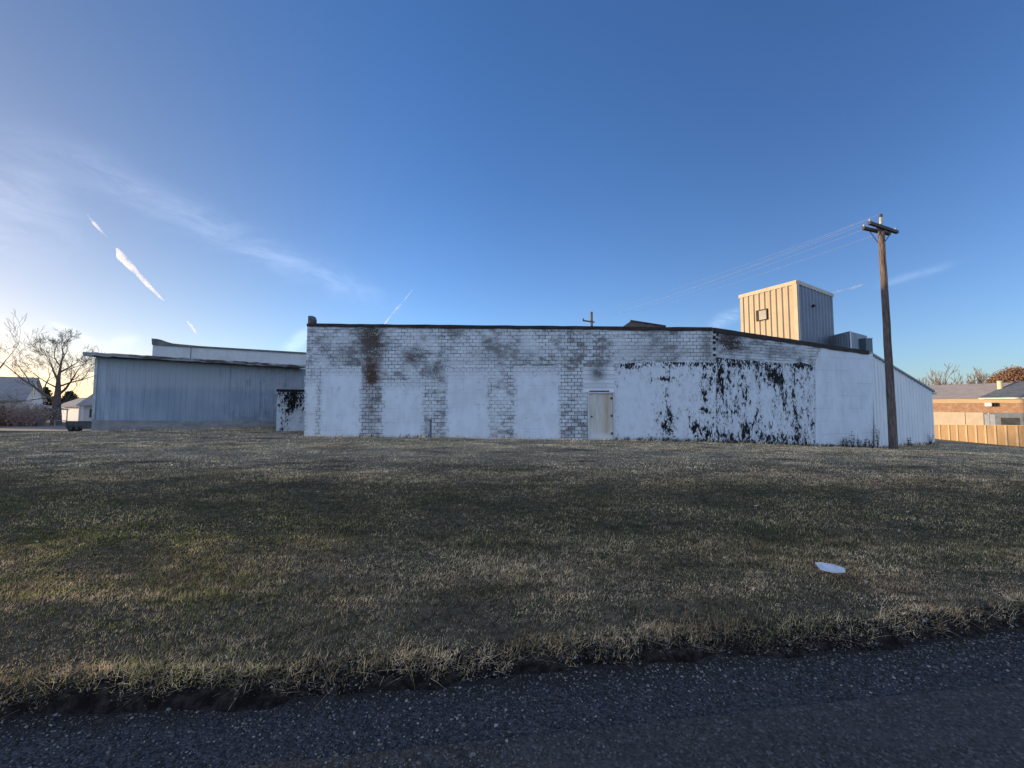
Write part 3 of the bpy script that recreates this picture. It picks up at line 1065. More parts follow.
b0 = at(152.5, 350, 29.0); b1 = at(306, 350, 30.0)
fW, LW = frame2(b0, b1, 0)
wz = lambda px, py: uz(fW, px, py)
bl = thing('white_parapet_building', 'pale flat-roofed building with a long white parapet rising behind the metal shed roof', 'building', (b0.x, b0.y, gz(b0.x, b0.y)))
zz0, zz1 = wz(153, 345)[1], wz(306, 354)[1]
bm = new(); prism(bm, [(0, -.8), (LW, -.8), (LW, zz1), (0, zz0)], 0, 8)
obj('wall', bm, mat('parapet_paint', smooth_fn((.58, .58, .59), 9.0)), bl, fW)
bm = new()
pz_ = [(0, zz0 + .004), (LW, zz1 + .004), (LW, zz1 + .12), (LW * .3, zz0 + (zz1 - zz0) * .3 + .13), (1.35, zz0 + .14), (.75, wz(157, 341)[1]), (.35, wz(154, 339)[1]), (-.05, wz(152.5, 338.5)[1])]
prism(bm, pz_, -.08, .3)
obj('coping', bm, plain('grey_green_coping', (.09, .10, .095), (.17, .18, .17), 2, .8), bl, fW)
bm = new(); box(bm, 2.7, 2.74, -.012, .01, zz0 - 1.2, zz0 - .05); obj('expansion_joint', bm, M_black, bl, fW)

# ------------------------------------------------------------------ utility pole
pp = at(893.5, 446.5, 17.3)
pz0 = gz(pp.x, pp.y)
ptop = at(881, 228, 17.3)
tip = at(880.5, 214, 17.3)
po = thing('utility_pole', 'tall brown wooden utility pole with double crossarms standing before the white lean-to', 'utility pole', (pp.x, pp.y, pz0))
bm = new()
n = 14
P0, P1 = Vector((pp.x, pp.y, pz0 - .4)), Vector((ptop.x, ptop.y, ptop.z + .06))
rnd = random.Random(2)
pts = [P0.lerp(P1, i / n) + Vector((rnd.uniform(-.012, .012), rnd.uniform(-.012, .012), 0)) for i in range(n + 1)]
tube(bm, pts, [.158 - .044 * i / n for i in range(n + 1)], 14)
obj('pole', bm, M_wood, po, None, True)
AD = Vector((.86, .51, 0)).normalized()
ND = Vector((.51, -.86, 0)).normalized()
ctr = Vector((ptop.x, ptop.y, ptop.z))
tips = []
def at_z(px, py, z):
    d = ray(px, py)
    return Vector((0, 0, EYE)) + d * ((z - EYE) / d.z)


for s, pa, pb_ in ((-1, (863, 228), (889.5, 234)), (1, (869, 222.8), (897.3, 232.3))):
    a, b = at_z(*pa, ctr.z - .06), at_z(*pb_, ctr.z - .06)
    c0 = (a + b) / 2
    fr, L = frame2(a, b, ctr.z - .06)
    bm = new()
    box(bm, 0, L, -.055, .055, -.065, .065)
    ar = obj('crossarm', bm, M_arm, po, fr)
    for k, u in enumerate((.08, L - .1) if s < 0 else (.08, L * .42, L - .14)):
        if s < 0 and k: continue
        bm = new()
        tube(bm, [(u, 0, .066), (u, 0, .10), (u, 0, .12), (u, 0, .16), (u, 0, .185)], [.014, .016, .042, .038, .02], 10)
        obj('insulator', bm, M_ceram, ar, fr, True)
        tips.append(fr @ Vector((u, 0, .19)))
    for u in (L * .22, L * .80):
        bm = new()
        tube(bm, [fr @ Vector((u, 0, -.06)), ctr + ND * (.12 * s) + Vector((0, 0, -.66))], .018, 6)
        obj('brace', bm, M_arm, po)
bm = new()
tube(bm, [ctr + Vector((.0, 0, .05)), Vector((tip.x, tip.y, tip.z - .16))], [.06, .052], 10)
obj('pole_top_pin', bm, plain('bleached_pin', (.42, .38, .33), (.55, .5, .44), 6, .7), po, None, True)
bm = new()
t0 = Vector((tip.x, tip.y, tip.z - .16))
tube(bm, [t0 + Vector((0, 0, q)) for q in (0, .04, .08, .12, .16)], [.04, .075, .065, .075, .03], 10)
obj('insulator', bm, M_rustpipe, po, None, True)
tips.append(t0 + Vector((0, 0, .16)))
bm = new()
tube(bm, [P0.lerp(P1, .3) + Vector((.0, -.17, 0)), P0.lerp(P1, .6) + Vector((0, -.145, 0)), P0.lerp(P1, .93) + Vector((0, -.13, 0))], .012, 6)
obj('ground_wire', bm, M_rustpipe, po)

# far pole seen just over the parapet, and the wires that run to it
fp = at(591.5, 312, 62)
fz = gz(fp.x, fp.y)
fo = thing('utility_pole', 'distant utility pole whose top just shows above the middle of the warehouse parapet', 'utility pole', (fp.x, fp.y, fz))
bm = new(); tube(bm, [(fp.x, fp.y, fz - .3), (fp.x, fp.y, fp.z)], [.28, .2], 10); obj('pole', bm, M_wood, fo, None, True)
bm = new(); fr, L = frame2(fp - Vector((1.6, .9, 0)), fp + Vector((.5, .3, 0)), fp.z - 1.6); box(bm, 0, L, -.07, .07, -.1, .1); obj('crossarm', bm, M_arm, fo, fr)
bm = new(); box(bm, .0, .2, -.07, .07, .101, .34); obj('insulator', bm, M_rustpipe, fo, fr)
ends = [fp + Vector((-1.5, -.85, -1.4)), fp + Vector((-1.0, -.5, -1.4)), fp + Vector((-.5, -.3, -1.4)), fp + Vector((.4, .2, -1.4)), fp + Vector((0, 0, .05))]
srcs = [tips[0], tips[1], tips[2], tips[3], tips[4]]
wl = ['outermost left of the thin wires sagging from the near pole to the far pole', 'second from left of the thin wires between the two utility poles',
      'middle wire of the thin wires between the two utility poles', 'wire from the right ends of the crossarms to the far pole', 'topmost thin wire running from the pole tip to the far pole']
for a, b, lb in zip(srcs, ends, wl):
    bm = new()
    pts = []
    for i in range(25):
        t = i / 24
        p = a.lerp(b, t)
        p.z -= 1.0 * 4 * t * (1 - t) * .55
        pts.append(p)
    tube(bm, pts, .0045, 4)
    tag(obj('overhead_wire', bm, M_wire), lb, 'wire', 'wires between the utility poles')

# ------------------------------------------------------------------ small things on the lawn
pb = at(430.5, 437.5, 16.45)
zb = gz(pb.x, pb.y)
bm = new()
tube(bm, [(pb.x, pb.y, zb - .1), (pb.x, pb.y, zb + .70), (pb.x + .0, pb.y, zb + .72)], [.045, .045, .045], 10)
pi = obj('pipe', bm, plain('blue_grey_pipe', (.07, .09, .12), (.13, .16, .2), 6, .6))
tag(pi, 'short blue-grey metal pipe standing upright against the second block pier', 'pipe')
bm = new(); tube(bm, [(pb.x, pb.y, zb + .725), (pb.x, pb.y, zb + .79)], [.062, .055], 10)
obj('cap', bm, M_rustpipe, pi)

# white litter
outl = [(815, 562.8), (820, 563.2), (834.8, 565.2), (845, 569.8), (845.5, 573.3), (833, 571.8), (820, 568.5)]


def hit(px, py, dz=0.0):
    d = ray(px, py)
    lo, hi = .5, 60
    for _ in range(50):
        m_ = (lo + hi) / 2
        p = Vector((0, 0, EYE)) + d * m_
        if p.z > gz(p.x, p.y) + dz: lo = m_
        else: hi = m_
    return Vector((0, 0, EYE)) + d * lo


bm = new()
pp_ = [hit(*q, .085) for q in outl]
zm = sum(p.z for p in pp_) / len(pp_)
rl = random.Random(3)
a = [bm.verts.new((p.x, p.y, p.z + rl.uniform(-.012, .016))) for i, p in enumerate(pp_)]
b = [bm.verts.new(v.co + Vector((0, 0, .008))) for v in a]
cen = sum((v.co for v in a), Vector()) / len(a)
mids = []
for ring, dz in ((a, 0.0), (b, .008)):
    inner = [bm.verts.new(cen.lerp(v.co, .5) + Vector((0, 0, rl.uniform(-.004, .014)))) for v in ring] if not mids else [bm.verts.new(q.co + Vector((0, 0, .008))) for q in mids[0]]
    mids.append(inner)
    for i in range(len(ring)):
        j = (i + 1) % len(ring)
        bm.faces.new((ring[i], ring[j], inner[j], inner[i]))
    bm.faces.new(inner)
for i in range(len(a)):
    bm.faces.new((a[i], a[(i + 1) % len(a)], b[(i + 1) % len(a)], b[i]))
tag(obj('litter', bm, plain('white_plastic', (.55, .57, .58), (.76, .77, .79), 11, .45, .4)), 'flat white plastic scrap lying on the grass right of centre', 'litter')

# weeds along the wing foot
rnd = random.Random(9)
weeds = [(838, 10, .0), (843, 13, 0), (848, 17, 0), (854, 15, 0), (860, 12, 0), (866, 13, 0), (873, 24, 0), (904, 11, 1), (926, 14, 1)]
wlab = ['small dark dead weed at the foot of the wing, leftmost of the row', 'second dark dead weed from the left along the wing foot', 'tallest dead weed in the middle of the row along the wing wall',
        'ragged dead weed right of the tallest in the row by the wing', 'low dead weed under the plain white panel', 'low dead weed just left of the tall one at the warehouse corner',
        'tall dark leafy weed at the joint of warehouse and lean-to', 'small dead weed by the lean-to just right of the utility pole', 'dark weed at the right end of the white lean-to']
for (px, h, isl), lb in zip(weeds, wlab):
    u = uz(fL if isl else FB, px, 440)[0]
    fr = fL if isl else FB
    p = fr @ Vector((u, -.18, 0))
    z = gz(p.x, p.y)
    H = h * 19 / 386 * 1.05
    o = thing('weed', lb, 'weed', (p.x, p.y, z), 'dead weeds along the wall foot')
    bm = new(); bl_ = new()
    for k in range(7):
        a = rnd.uniform(0, 6.28); ln = H * rnd.uniform(.5, 1.0); sp = rnd.uniform(.05, .22)
        q = [Vector((p.x + math.cos(a) * sp * t, p.y + math.sin(a) * sp * t * .6, z - .03 + ln * t)) for t in (0, .5, 1)]
        tube(bm, q, [.008, .006, .003], 4)
        for j in range(12):
            t = rnd.uniform(.15, 1)
            c = q[0].lerp(q[2], t); s = rnd.uniform(.03, .075)
            d = Vector((rnd.gauss(0, 1), rnd.gauss(0, 1), rnd.gauss(0, .7))).normalized()
            e = d.cross(Vector((rnd.gauss(0, 1), rnd.gauss(0, 1), rnd.gauss(0, 1)))).normalized()
            vs = [bl_.verts.new(c + x) for x in (Vector(), d * s * .5 + e * s * .3, d * s, d * s * .5 - e * s * .3)]
            bl_.faces.new(vs)
    obj('stem', bm, M_weed, o); obj('leaves', bl_, M_weed, o)


# ------------------------------------------------------------------ trees
def grow(rs, segs, p, d, ln, r, lev, maxl, up=.12, spread=.75, nch=(3, 5), bend=.10):
    n = 6 if lev == 0 else 4
    pts = [p.copy()]; rad = [r]
    dd = d.copy()
    for i in range(n):
        bd = bend if lev else bend * .25
        dd = (dd + Vector((rs.gauss(0, bd), rs.gauss(0, bd), rs.gauss(0, bd) + up * (1 if lev else .2)))).normalized()
        p = p + dd * (ln / n)
        pts.append(p.copy()); rad.append(r * (1 - .55 * (i + 1) / n))
    segs.append((lev, pts, rad))
    if lev >= maxl: return
    k = rs.randint(*nch)
    for i in range(k):
        t = rs.uniform(.35, 1.0) if lev else rs.uniform(.45, 1.0)
        if i == 0: t = 1.0
        q = t * n
        j = min(int(q), n - 1)
        b = pts[j].lerp(pts[j + 1], q - j)
        rr = rad[j] * (.78 if i == 0 else rs.uniform(.45, .7))
        a = Vector((rs.gauss(0, 1), rs.gauss(0, 1), rs.gauss(0, .6)))
        a = (a - dd * a.dot(dd)).normalized()
        nd = (dd * (1 if i else (4.5 if lev < 2 else 2.2)) + a * rs.uniform(.6, 1.2) * spread * 1.3).normalized()
        grow(rs, segs, b, nd, ln * rs.uniform(.6, .82), max(rr, .008), lev + 1, maxl, up, spread, nch, bend)


def tubes_np(segs, nside):
    Vs, Fs = [], []
    off = 0
    for pts, rad in segs:
        n = len(pts)
        for i in range(n):
            d = (pts[min(i + 1, n - 1)] - pts[max(i - 1, 0)]).normalized()
            u = d.cross(Vector((.3, .2, 1)))
            u = u.normalized() if u.length > 1e-3 else Vector((1, 0, 0))
            v = d.cross(u)
            for k in range(nside):
                w_ = pts[i] + (u * math.cos(2 * PI * k / nside) + v * math.sin(2 * PI * k / nside)) * rad[i]
                Vs.append(w_[:])
        for i in range(n - 1):
            for k in range(nside):
                k2 = (k + 1) % nside
                Fs.append((off + i * nside + k, off + i * nside + k2, off + (i + 1) * nside + k2, off + (i + 1) * nside + k))
        off += n * nside
    return np.array(Vs), np.array(Fs)


def bare_tree(name, label, x, y, H, r, seed, maxl=5, group=None, limbs=None, trunk=.28, minr=.012, spread=.75, up=.1, cat='tree', nch=(3, 5), lean=(0, 0), leader=None):
    rs = random.Random(seed)
    z = gz(x, y)
    o = thing(name, label, cat, (x, y, z), group)
    segs = []
    grow(rs, segs, Vector((x, y, z - .2)), Vector((lean[0], lean[1], 1)).normalized(), H * trunk, r, 0, maxl, up, spread, nch)
    if leader:
        segs.clear()
        b0 = Vector((x, y, z - .2))
        pts = [b0 + Vector((dx * H, dy * H, dz * H)) for dx, dy, dz in ((0, 0, 0), (.004, 0, .12), (-.006, 0, .27), (-.012, .01, .42), (-.004, .0, .56), (.012, 0, .70), (.03, 0, .84))]
        rr = [r * q for q in (1.25, .95, .78, .60, .42, .26, .12)]
        segs.append((0, pts, rr))
        for hgt, dx, dy, dz, l, kr in leader:
            q = hgt / .14
            j = min(int(q), 5)
            b = pts[j].lerp(pts[j + 1], q - j)
            grow(rs, segs, b, Vector((dx, dy, dz)).normalized(), H * l, r * kr, 1, maxl, .05, spread, nch, .12)
    if limbs:
        for (dx, dy, dz, l) in limbs:
            grow(rs, segs, Vector((x, y, z + H * trunk * .66)), Vector((dx, dy, dz)).normalized(), H * l, r * .42, 1, maxl, .05, spread, nch)
    zmax = max(p.z for s in segs for p in s[1])
    f = H / (zmax - z)
    for s in segs:
        for p in s[1]:
            p.x = x + (p.x - x) * f; p.y = y + (p.y - y) * f; p.z = z + (p.z - z) * f
    big = [(s[1], [max(q, minr) for q in s[2]]) for s in segs if s[0] <= 2]
    small = [(s[1], [max(q, minr) for q in s[2]]) for s in segs if s[0] > 2]
    V, F = tubes_np(big, 6)
    fast('trunk', V, F, M_bark, o, None, None, 4)
    if small:
        V, F = tubes_np(small, 3)
        fast('crown', V, F, M_twig, o, None, None, 4)
    return o, segs


tb_ = at(56, 421, 45)
bare_tree('bare_tree', 'large bare tree with a thick trunk left of the metal shed', tb_.x, tb_.y, 11.4, .43, 37, 7, 'bare trees on the left', None, .48, .009, .55, .10, nch=(2, 3),
          leader=[(.30, -.70, -.1, .62, .34, .40), (.36, .68, .1, .66, .24, .38), (.25, -.72, .4, .30, .26, .28), (.24, .7, -.3, .25, .22, .26), (.46, .35, .6, .6, .2, .28),
                  (.52, -.50, 0, .80, .20, .30), (.62, .50, .1, .8, .15, .24), (.70, -.35, -.2, .8, .14, .18), (.78, .35, .2, .9, .12, .14), (.84, -.05, 0, 1, .12, .12), (.44, -.2, -.7, .6, .18, .24)])
bare_tree('bare_tree', 'bare tree cut by the left edge of the photo with branches reaching right', at(-52, 421, 43).x, 43, 13.0, .5, 14, 7, 'bare trees on the left', [(.85, .2, .5, .40)], .42, .012, .6, .08, nch=(2, 3))
for i, (px, Y, H, lb) in enumerate(((932, 82, 9.0, 'bare tree behind the right building, just right of the lean-to roof'), (946, 80, 9.6, 'tallest bare tree in the row behind the right building'),
                                  (962, 84, 8.4, 'slender bare tree in the middle of the row behind the right building'), (974, 82, 9.2, 'bare tree behind the right building, near the roof vent'),
                                  (986, 86, 9.2, 'bare tree farthest right of the row behind the brick-banded building'))):
    p = at(px, 420, Y)
    bare_tree('bare_tree', lb, p.x, p.y, H + 1.9, .3, 50 + i, 4, 'bare trees behind the right building', [(-.5, .2, .8, .3), (.5, .1, .8, .3)], .44, .034, .5, .12, nch=(2, 4))


def leaves(cent, n, size, rs, flat=.6):
    c = np.asarray(cent)[rs.integers(0, len(cent), n)] + rs.normal(0, 1, (n, 3)) * size[1]
    d = rs.normal(0, 1, (n, 3)); d /= np.linalg.norm(d, axis=1)[:, None]
    e = np.cross(d, rs.normal(0, 1, (n, 3))); e /= np.linalg.norm(e, axis=1)[:, None]
    s = size[0] * rs.uniform(.6, 1.3, (n, 1))
    V = np.stack([c, c + d * s * .5 + e * s * flat * .5, c + d * s, c + d * s * .5 - e * s * flat * .5], 1).reshape(-1, 3)
    F = np.arange(n * 4).reshape(n, 4)
    return V, F


p = at(1026, 420, 74)
oz = gz(p.x, p.y)
oak = thing('oak_tree', 'round russet brown leafed tree behind the grey hip roof at the right edge', 'tree', (p.x, p.y, oz))
rs = random.Random(91)
segs = []
grow(rs, segs, Vector((p.x, p.y, oz - .2)), Vector((0, 0, 1)), 3.6, .35, 0, 4, .05, .9, (3, 4))
V, F = tubes_np([(q[1], q[2]) for q in segs], 5)
fast('trunk', V, F, M_bark, oak, None, None, 4)
rn = np.random.default_rng(91)
dv = rn.normal(0, 1, (420, 3)); dv /= np.linalg.norm(dv, axis=1)[:, None]
dv[:, 2] = np.abs(dv[:, 2]) * 1.0 - .25
rad_ = rn.uniform(.45, 1.0, (420, 1)) ** .6 * (1 + .10 * np.sin(dv[:, :1] * 7) * np.sin(dv[:, 2:] * 9 + 1))
cz = at(1026, 385, 74).z
cc = np.array([p.x, p.y, cz - .2]) + dv * rad_ * np.array([5.0, 5.0, 5.0])
V, F = leaves(cc, 16000, (.30, .30), rn)
fast('crown', V, F, M_oakleaf, oak, None, None, 4)


def conifer(name, label, x, y, H, rad, seed, n=2600, group=None, cat='tree'):
    rs = np.random.default_rng(seed)
    z = gz(x, y)
    o = thing(name, label, cat, (x, y, z), group)
    bm = new(); tube(bm, [(x, y, z - .2), (x, y, z + H * .8)], [.18, .04], 8); obj('trunk', bm, M_bark, o)
    t = rs.uniform(0, 1, n) ** .8
    a = rs.uniform(0, 2 * PI, n)
    rr = rad * (1 - t) ** .75 * rs.uniform(.35, 1.05, n) * (1 + .25 * np.sin(a * 3 + t * 9 + seed))
    c = np.c_[x + np.cos(a) * rr, y + np.sin(a) * rr, z + .15 + t * H * .97]
    V, F = leaves(c, n * 3, (.32, .12), rs)
    fast('crown', V, F, M_ever, o, None, None, 4)
    return o


for px, Y, H, rd, lb in ((44, 68, 5.6, 2.0, 'dark evergreen between the white house and the big bare tree'), (68, 70, 5.0, 2.8, 'dark evergreen shrub mass behind the white garage')):
    p = at(px, 415, Y); conifer('evergreen_tree', lb, p.x, p.y, H, rd, int(px), 1600, 'evergreens by the houses')

# unseen building and cedars added off the left edge to shade lawn and pole
M_wh = plain('brown_metal_siding', (.22, .18, .15), (.28, .23, .19), 1, .7)
bm = new(); slab(bm, [(-62, 17), (-47, 17), (-47, 33.4), (-62, 33.4)], -.8, 12.5)
off = thing('added_shade_building', 'tall brown metal building added unseen outside the left edge to shade pole and lawn', 'building', (-54, 25, -.5))
obj('wall', bm, M_wh, off)
M_whr = mat('brown_ribbed_metal', metal_fn((.20, .165, .135), (.27, .225, .19), .1, .6))
for p_, q_ in (((-47, 17), (-47, 33.4)), ((-62, 17), (-47, 17))):
    fo_, lo_ = frame2(p_, q_, 0)
    bm = new(); ribs(bm, lo_, -.8, 12.45, .6, .05, .09); bmesh.ops.translate(bm, verts=bm.verts[:], vec=(0, -.012, 0)); obj('siding', bm, M_whr, off, fo_)
fo_, lo_ = frame2((-47, 17), (-47, 33.4), 0)
bm = new(); box(bm, 5.5, 9.5, -.12, .0, -.6, 4.0); obj('sliding_door', bm, M_gry, off, fo_)
bm = new(); box(bm, 5.0, 12.5, -.17, -.0, 4.05, 4.2); obj('door_track', bm, M_steel, off, fo_)
bm = new(); slab(bm, [(-62.3, 16.7), (-46.7, 16.7), (-46.9, 33.5), (-62.3, 33.5)], 12.504, 12.85); obj('roof', bm, M_roof, off)
for i in range(11):
    conifer('added_shade_cedar', 'dense unseen cedar added outside the left edge to shade the lawn', -50 + (i % 3) * 1.3, 13.5 - i * 3.4, 7.5 + (i * 37 % 5) * .7, 2.3, 200 + i, 900, 'added shade cedars')


# ------------------------------------------------------------------ houses on the left
def gable_house(name, label, FL, rz, Wd, D, eave, ridge, mw, mr, cat='house', ov=.35):
    z = gz(FL[0], FL[1]) - .1
    fr = Matrix.Translation((FL[0], FL[1], z)) @ Matrix.Rotation(rz, 4, 'Z')
    o = thing(name, label, cat, (FL[0], FL[1], z))
    bm = new()
    a = [bm.verts.new((0, y, q)) for y, q in ((0, -.5), (D, -.5), (D, eave), (D / 2, ridge), (0, eave))]
    b = [bm.verts.new((Wd, v.co.y, v.co.z)) for v in a]
    bm.faces.new(a); bm.faces.new(b[::-1])
    for i in range(5): bm.faces.new((a[i], a[(i + 1) % 5], b[(i + 1) % 5], b[i]))
    obj('wall', bm, mw, o, fr)
    bm = new()
    sl_ = (ridge - eave) / (D / 2)
    t = .14
    for s in (0, 1):
        ys = (-ov, D / 2) if s == 0 else (D + ov, D / 2)
        zs = (eave - ov * sl_ + .01, ridge + .01)
        q = [(ys[0], zs[0]), (ys[1], zs[1]), (ys[1], zs[1] + t), (ys[0], zs[0] + t)]
        A = [bm.verts.new((-ov, y, zz)) for y, zz in q]; B = [bm.verts.new((Wd + ov, y, zz)) for y, zz in q]
        bm.faces.new(A); bm.faces.new(B[::-1])
        for i in range(4): bm.faces.new((A[i], A[(i + 1) % 4], B[(i + 1) % 4], B[i]))
    obj('roof', bm, mr, o, fr)
    return o, fr


def win(o, fr, x, y, z, w, h, side='front', m=M_glass, mf=M_trim, name='window'):
    """side 'front': on the y=0 wall; 'right': on the x=const wall"""
    bm = new(); bp = new()
    t = .08
    if side == 'front':
        for a, b, c_, d in ((x, x + t, z, z + h), (x + w - t, x + w, z, z + h), (x + t + .001, x + w - t - .001, z, z + t), (x + t + .001, x + w - t - .001, z + h - t, z + h)):
            box(bm, a, b, y - .06, y + .01, c_, d)
        box(bp, x + t, x + w - t, y - .025, y - .004, z + t, z + h - t)
    else:
        for a, b, c_, d in ((y, y + t, z, z + h), (y + w - t, y + w, z, z + h), (y + t + .001, y + w - t - .001, z, z + t), (y + t + .001, y + w - t - .001, z + h - t, z + h)):
            box(bm, x - .01, x + .06, a, b, c_, d)
        box(bp, x + .004, x + .025, y + t, y + w - t, z + t, z + h - t)
    f = obj(name, bm, mf, o, fr)
    obj('pane', bp, m, f, fr)


FR = at(20.5, 424, 48)
da = Vector((.79, .62, 0)).normalized()
FLh = FR - da * 11
M_shing = mat('grey_shingles', shingle_fn((.33, .31, .30), (.42, .40, .385)))
hs_, hf = gable_house('white_house', 'white gabled house with grey roof behind the brush at the far left', FLh, math.atan2(.62, .79), 11, 7.6, 3.1, 5.9, M_white, M_shing)
win(hs_, hf, 11, 3.2, 3.55, .95, 1.55, 'right')
win(hs_, hf, 11, 1.2, .9, 1.1, 1.4, 'right')
win(hs_, hf, 11, 5.0, .9, 1.0, 1.4, 'right')
win(hs_, hf, 8.6, 0, .9, 1.2, 1.5)
win(hs_, hf, 5.2, 0, .9, 1.2, 1.5)
bm = new(); prism(bm, [(10.9, 2.35), (13.4, 1.7), (13.4, 1.82), (10.9, 2.47)], 4.4, 8.3)
obj('porch_roof', bm, plain('pale_porch_roof', (.45, .42, .38), (.55, .5, .46), 2, .8), hs_, hf)
for y_ in (4.5, 8.0):
    bm = new(); box(bm, 13.2, 13.32, y_, y_ + .12, -.3, 1.75); obj('porch_post', bm, M_white, hs_, hf)

g0 = at(58, 420, 60); g1 = at(80.5, 420, 58)
fr_, wG = frame2(g0, g1, 0)
gh, gf = gable_house('garage', 'white detached garage with a wide pale door behind the bare tree', g0, math.atan2(g1.y - g0.y, g1.x - g0.x), wG, 5, 2.5, 3.7, M_white, M_shing, 'garage')
bm = new(); box(bm, .5, wG - .4, -.05, -.005, 0.05, 2.05); gd = obj('garage_door', bm, plain('pale_blue_door', (.55, .60, .66), (.62, .66, .72), 2, .6), gh, gf)
bm = new(); box(bm, .4, wG - .3, -.07, -.004, 2.06, 2.18); obj('door_head', bm, M_gry, gh, gf)
h0_ = at(83, 420, 52); h1_ = at(112, 420, 53)
ph_, pf_ = gable_house('small_house', 'small white house with a porch post half hidden behind the shed corner', h0_, math.atan2(h1_.y - h0_.y, h1_.x - h0_.x), 5.5, 5, 2.6, 3.9, M_white, M_shing, ov=.5)
win(ph_, pf_, .55, 0, .7, 1.1, 1.3)
bm = new(); box(bm, -.25, -.1, -.45, -.3, -.4, 2.3); obj('porch_post', bm, M_white, ph_, pf_)

# brown brush in front of the house
for i, (px, Y, w_, h_, lb) in enumerate(((-8, 41, 2.4, 2.2, 'bare brown bush cut by the left edge before the white house'), (9, 41.5, 2.2, 2.3, 'bare brown bush in the middle before the white house'),
                                      (24, 41, 2.0, 2.0, 'bare brown bush under the gable of the white house'), (36, 42.5, 1.8, 2.2, 'bare brown bush nearest the big tree'))):
    p = at(px, 424, Y)
    z = gz(p.x, p.y)
    rs = np.random.default_rng(300 + i)
    o = thing('bush', lb, 'bush', (p.x, p.y, z), 'brown bushes before the white house')
    sg = []
    for k in range(150):
        a = rs.uniform(0, 6.28); tilt = rs.uniform(.05, .9); ln = h_ * rs.uniform(.6, 1.05)
        d = Vector((math.cos(a) * tilt * w_ / h_, math.sin(a) * tilt * w_ / h_, 1)).normalized()
        b_ = Vector((p.x + rs.normal(0, .4), p.y + rs.normal(0, .3), z - .1))
        pts = [b_, b_ + d * ln * .5 + Vector(rs.normal(0, .06, 3)), b_ + d * ln + Vector(rs.normal(0, .15, 3))]
        sg.append((pts, [.022, .016, .008]))
    V, F = tubes_np(sg, 3); fast('stems', V, F, M_bush, o, None, None, 4)
    cs = np.array([s[0][j][:] for s in sg for j in (1, 2)])
    V, F = leaves(cs, 1800, (.16, .22), rs); fast('twig_mass', V, F, M_bush, o, None, None, 4)

# flatbed trailer parked beyond the lawn, left of the shed
t0_ = at(53.5, 430, 30.5); t1_ = at(93, 431, 30.0)
fT, LT = frame2(t0_, t1_, 0)
gT = gz((t0_.x + t1_.x) / 2, 30.2)
T = lambda px, py: uz(fT, px, py)
tr_ = thing('flatbed_trailer', 'low dark flatbed trailer parked at the left corner of the metal shed', 'trailer', (t0_.x + 1.5, t0_.y, gT))
bx, bz = T(66, 427)
dz_ = T(70, 421)[1]
M_tr = plain('trailer_steel', (.05, .06, .06), (.10, .11, .11), 4, .6)
bm = new(); box(bm, bx, LT + .3, 0, 1.7, bz - .12, bz); obj('bed', bm, M_tr, tr_, fT)
bm = new()
for q0_, q1_ in ((bz + .02, bz + (dz_ - bz) * .48), (bz + (dz_ - bz) * .52, dz_)):
    box(bm, bx, LT + .3, -.03, .02, q0_, q1_)
for x in np.linspace(bx + .03, LT + .2, 4): box(bm, x - .025, x + .025, .021, .06, bz + .002, dz_)
obj('side_rail', bm, M_tr, tr_, fT)
bm = new()
for x0 in (.0, bx - .07): box(bm, x0, x0 + .05, 0, .05, bz - .1, dz_ + .05)
for z_ in (bz - .1, dz_): box(bm, .051, bx - .071, 0, .05, z_, z_ + .05)
obj('tailgate', bm, M_steel, tr_, fT)
for x in (bx + .45, bx + 1.05):
    bm = new()
    tube(bm, [(x, -.02, gT + .29), (x, .16, gT + .29)], .29, 18); wl_ = obj('wheel', bm, M_black, tr_, fT)
    bm = new(); tube(bm, [(x, -.03, gT + .29), (x, -.021, gT + .29)], .15, 14); obj('rim', bm, M_tr, wl_, fT)

# ------------------------------------------------------------------ the building and fence at the right
r0 = at(930, 412, 58); r1 = at(1024, 412, 50)
dR = Vector((r1.x - r0.x, r1.y - r0.y, 0)).normalized()
q0 = r0 - dR * 6; q1 = r1 + dR * 9
fR, LR = frame2(q0, q1, 0)
gR = -1.5
Rz = lambda px, py: uz(fR, px, py)
rb = thing('brick_banded_building', 'low cream building with a red brick band and two roofs beyond the fence at right', 'building', (q0.x, q0.y, -1.2))
zW = Rz(960, 412.3)[1]; zB = Rz(960, 403.2)[1]; zC = Rz(960, 398.6)[1]
M_cream = mat('cream_wall', smooth_fn((.46, .40, .31), 5.0, .1))
bm = new(); box(bm, 0, LR, 0, 9, gR, zW); obj('lower_wall', bm, M_cream, rb, fR)


def brick_fn(g):
    b, x, z = brickco(g)
    br = g.n('ShaderNodeTexBrick', {'Vector': b, 'Color1': (.22, .10, .055), 'Color2': (.31, .165, .10), 'Mortar': (.30, .24, .18), 'Scale': 1.0, 'Mortar Size': .012, 'Brick Width': .24, 'Row Height': .09})
    n = g.noise(b, 1.8, 6, .7)
    return {'Base Color': g.mix(g.mul(g.step(n, .46, .66), .75), br.outputs[0], (.38, .29, .2)), 'Roughness': .9}


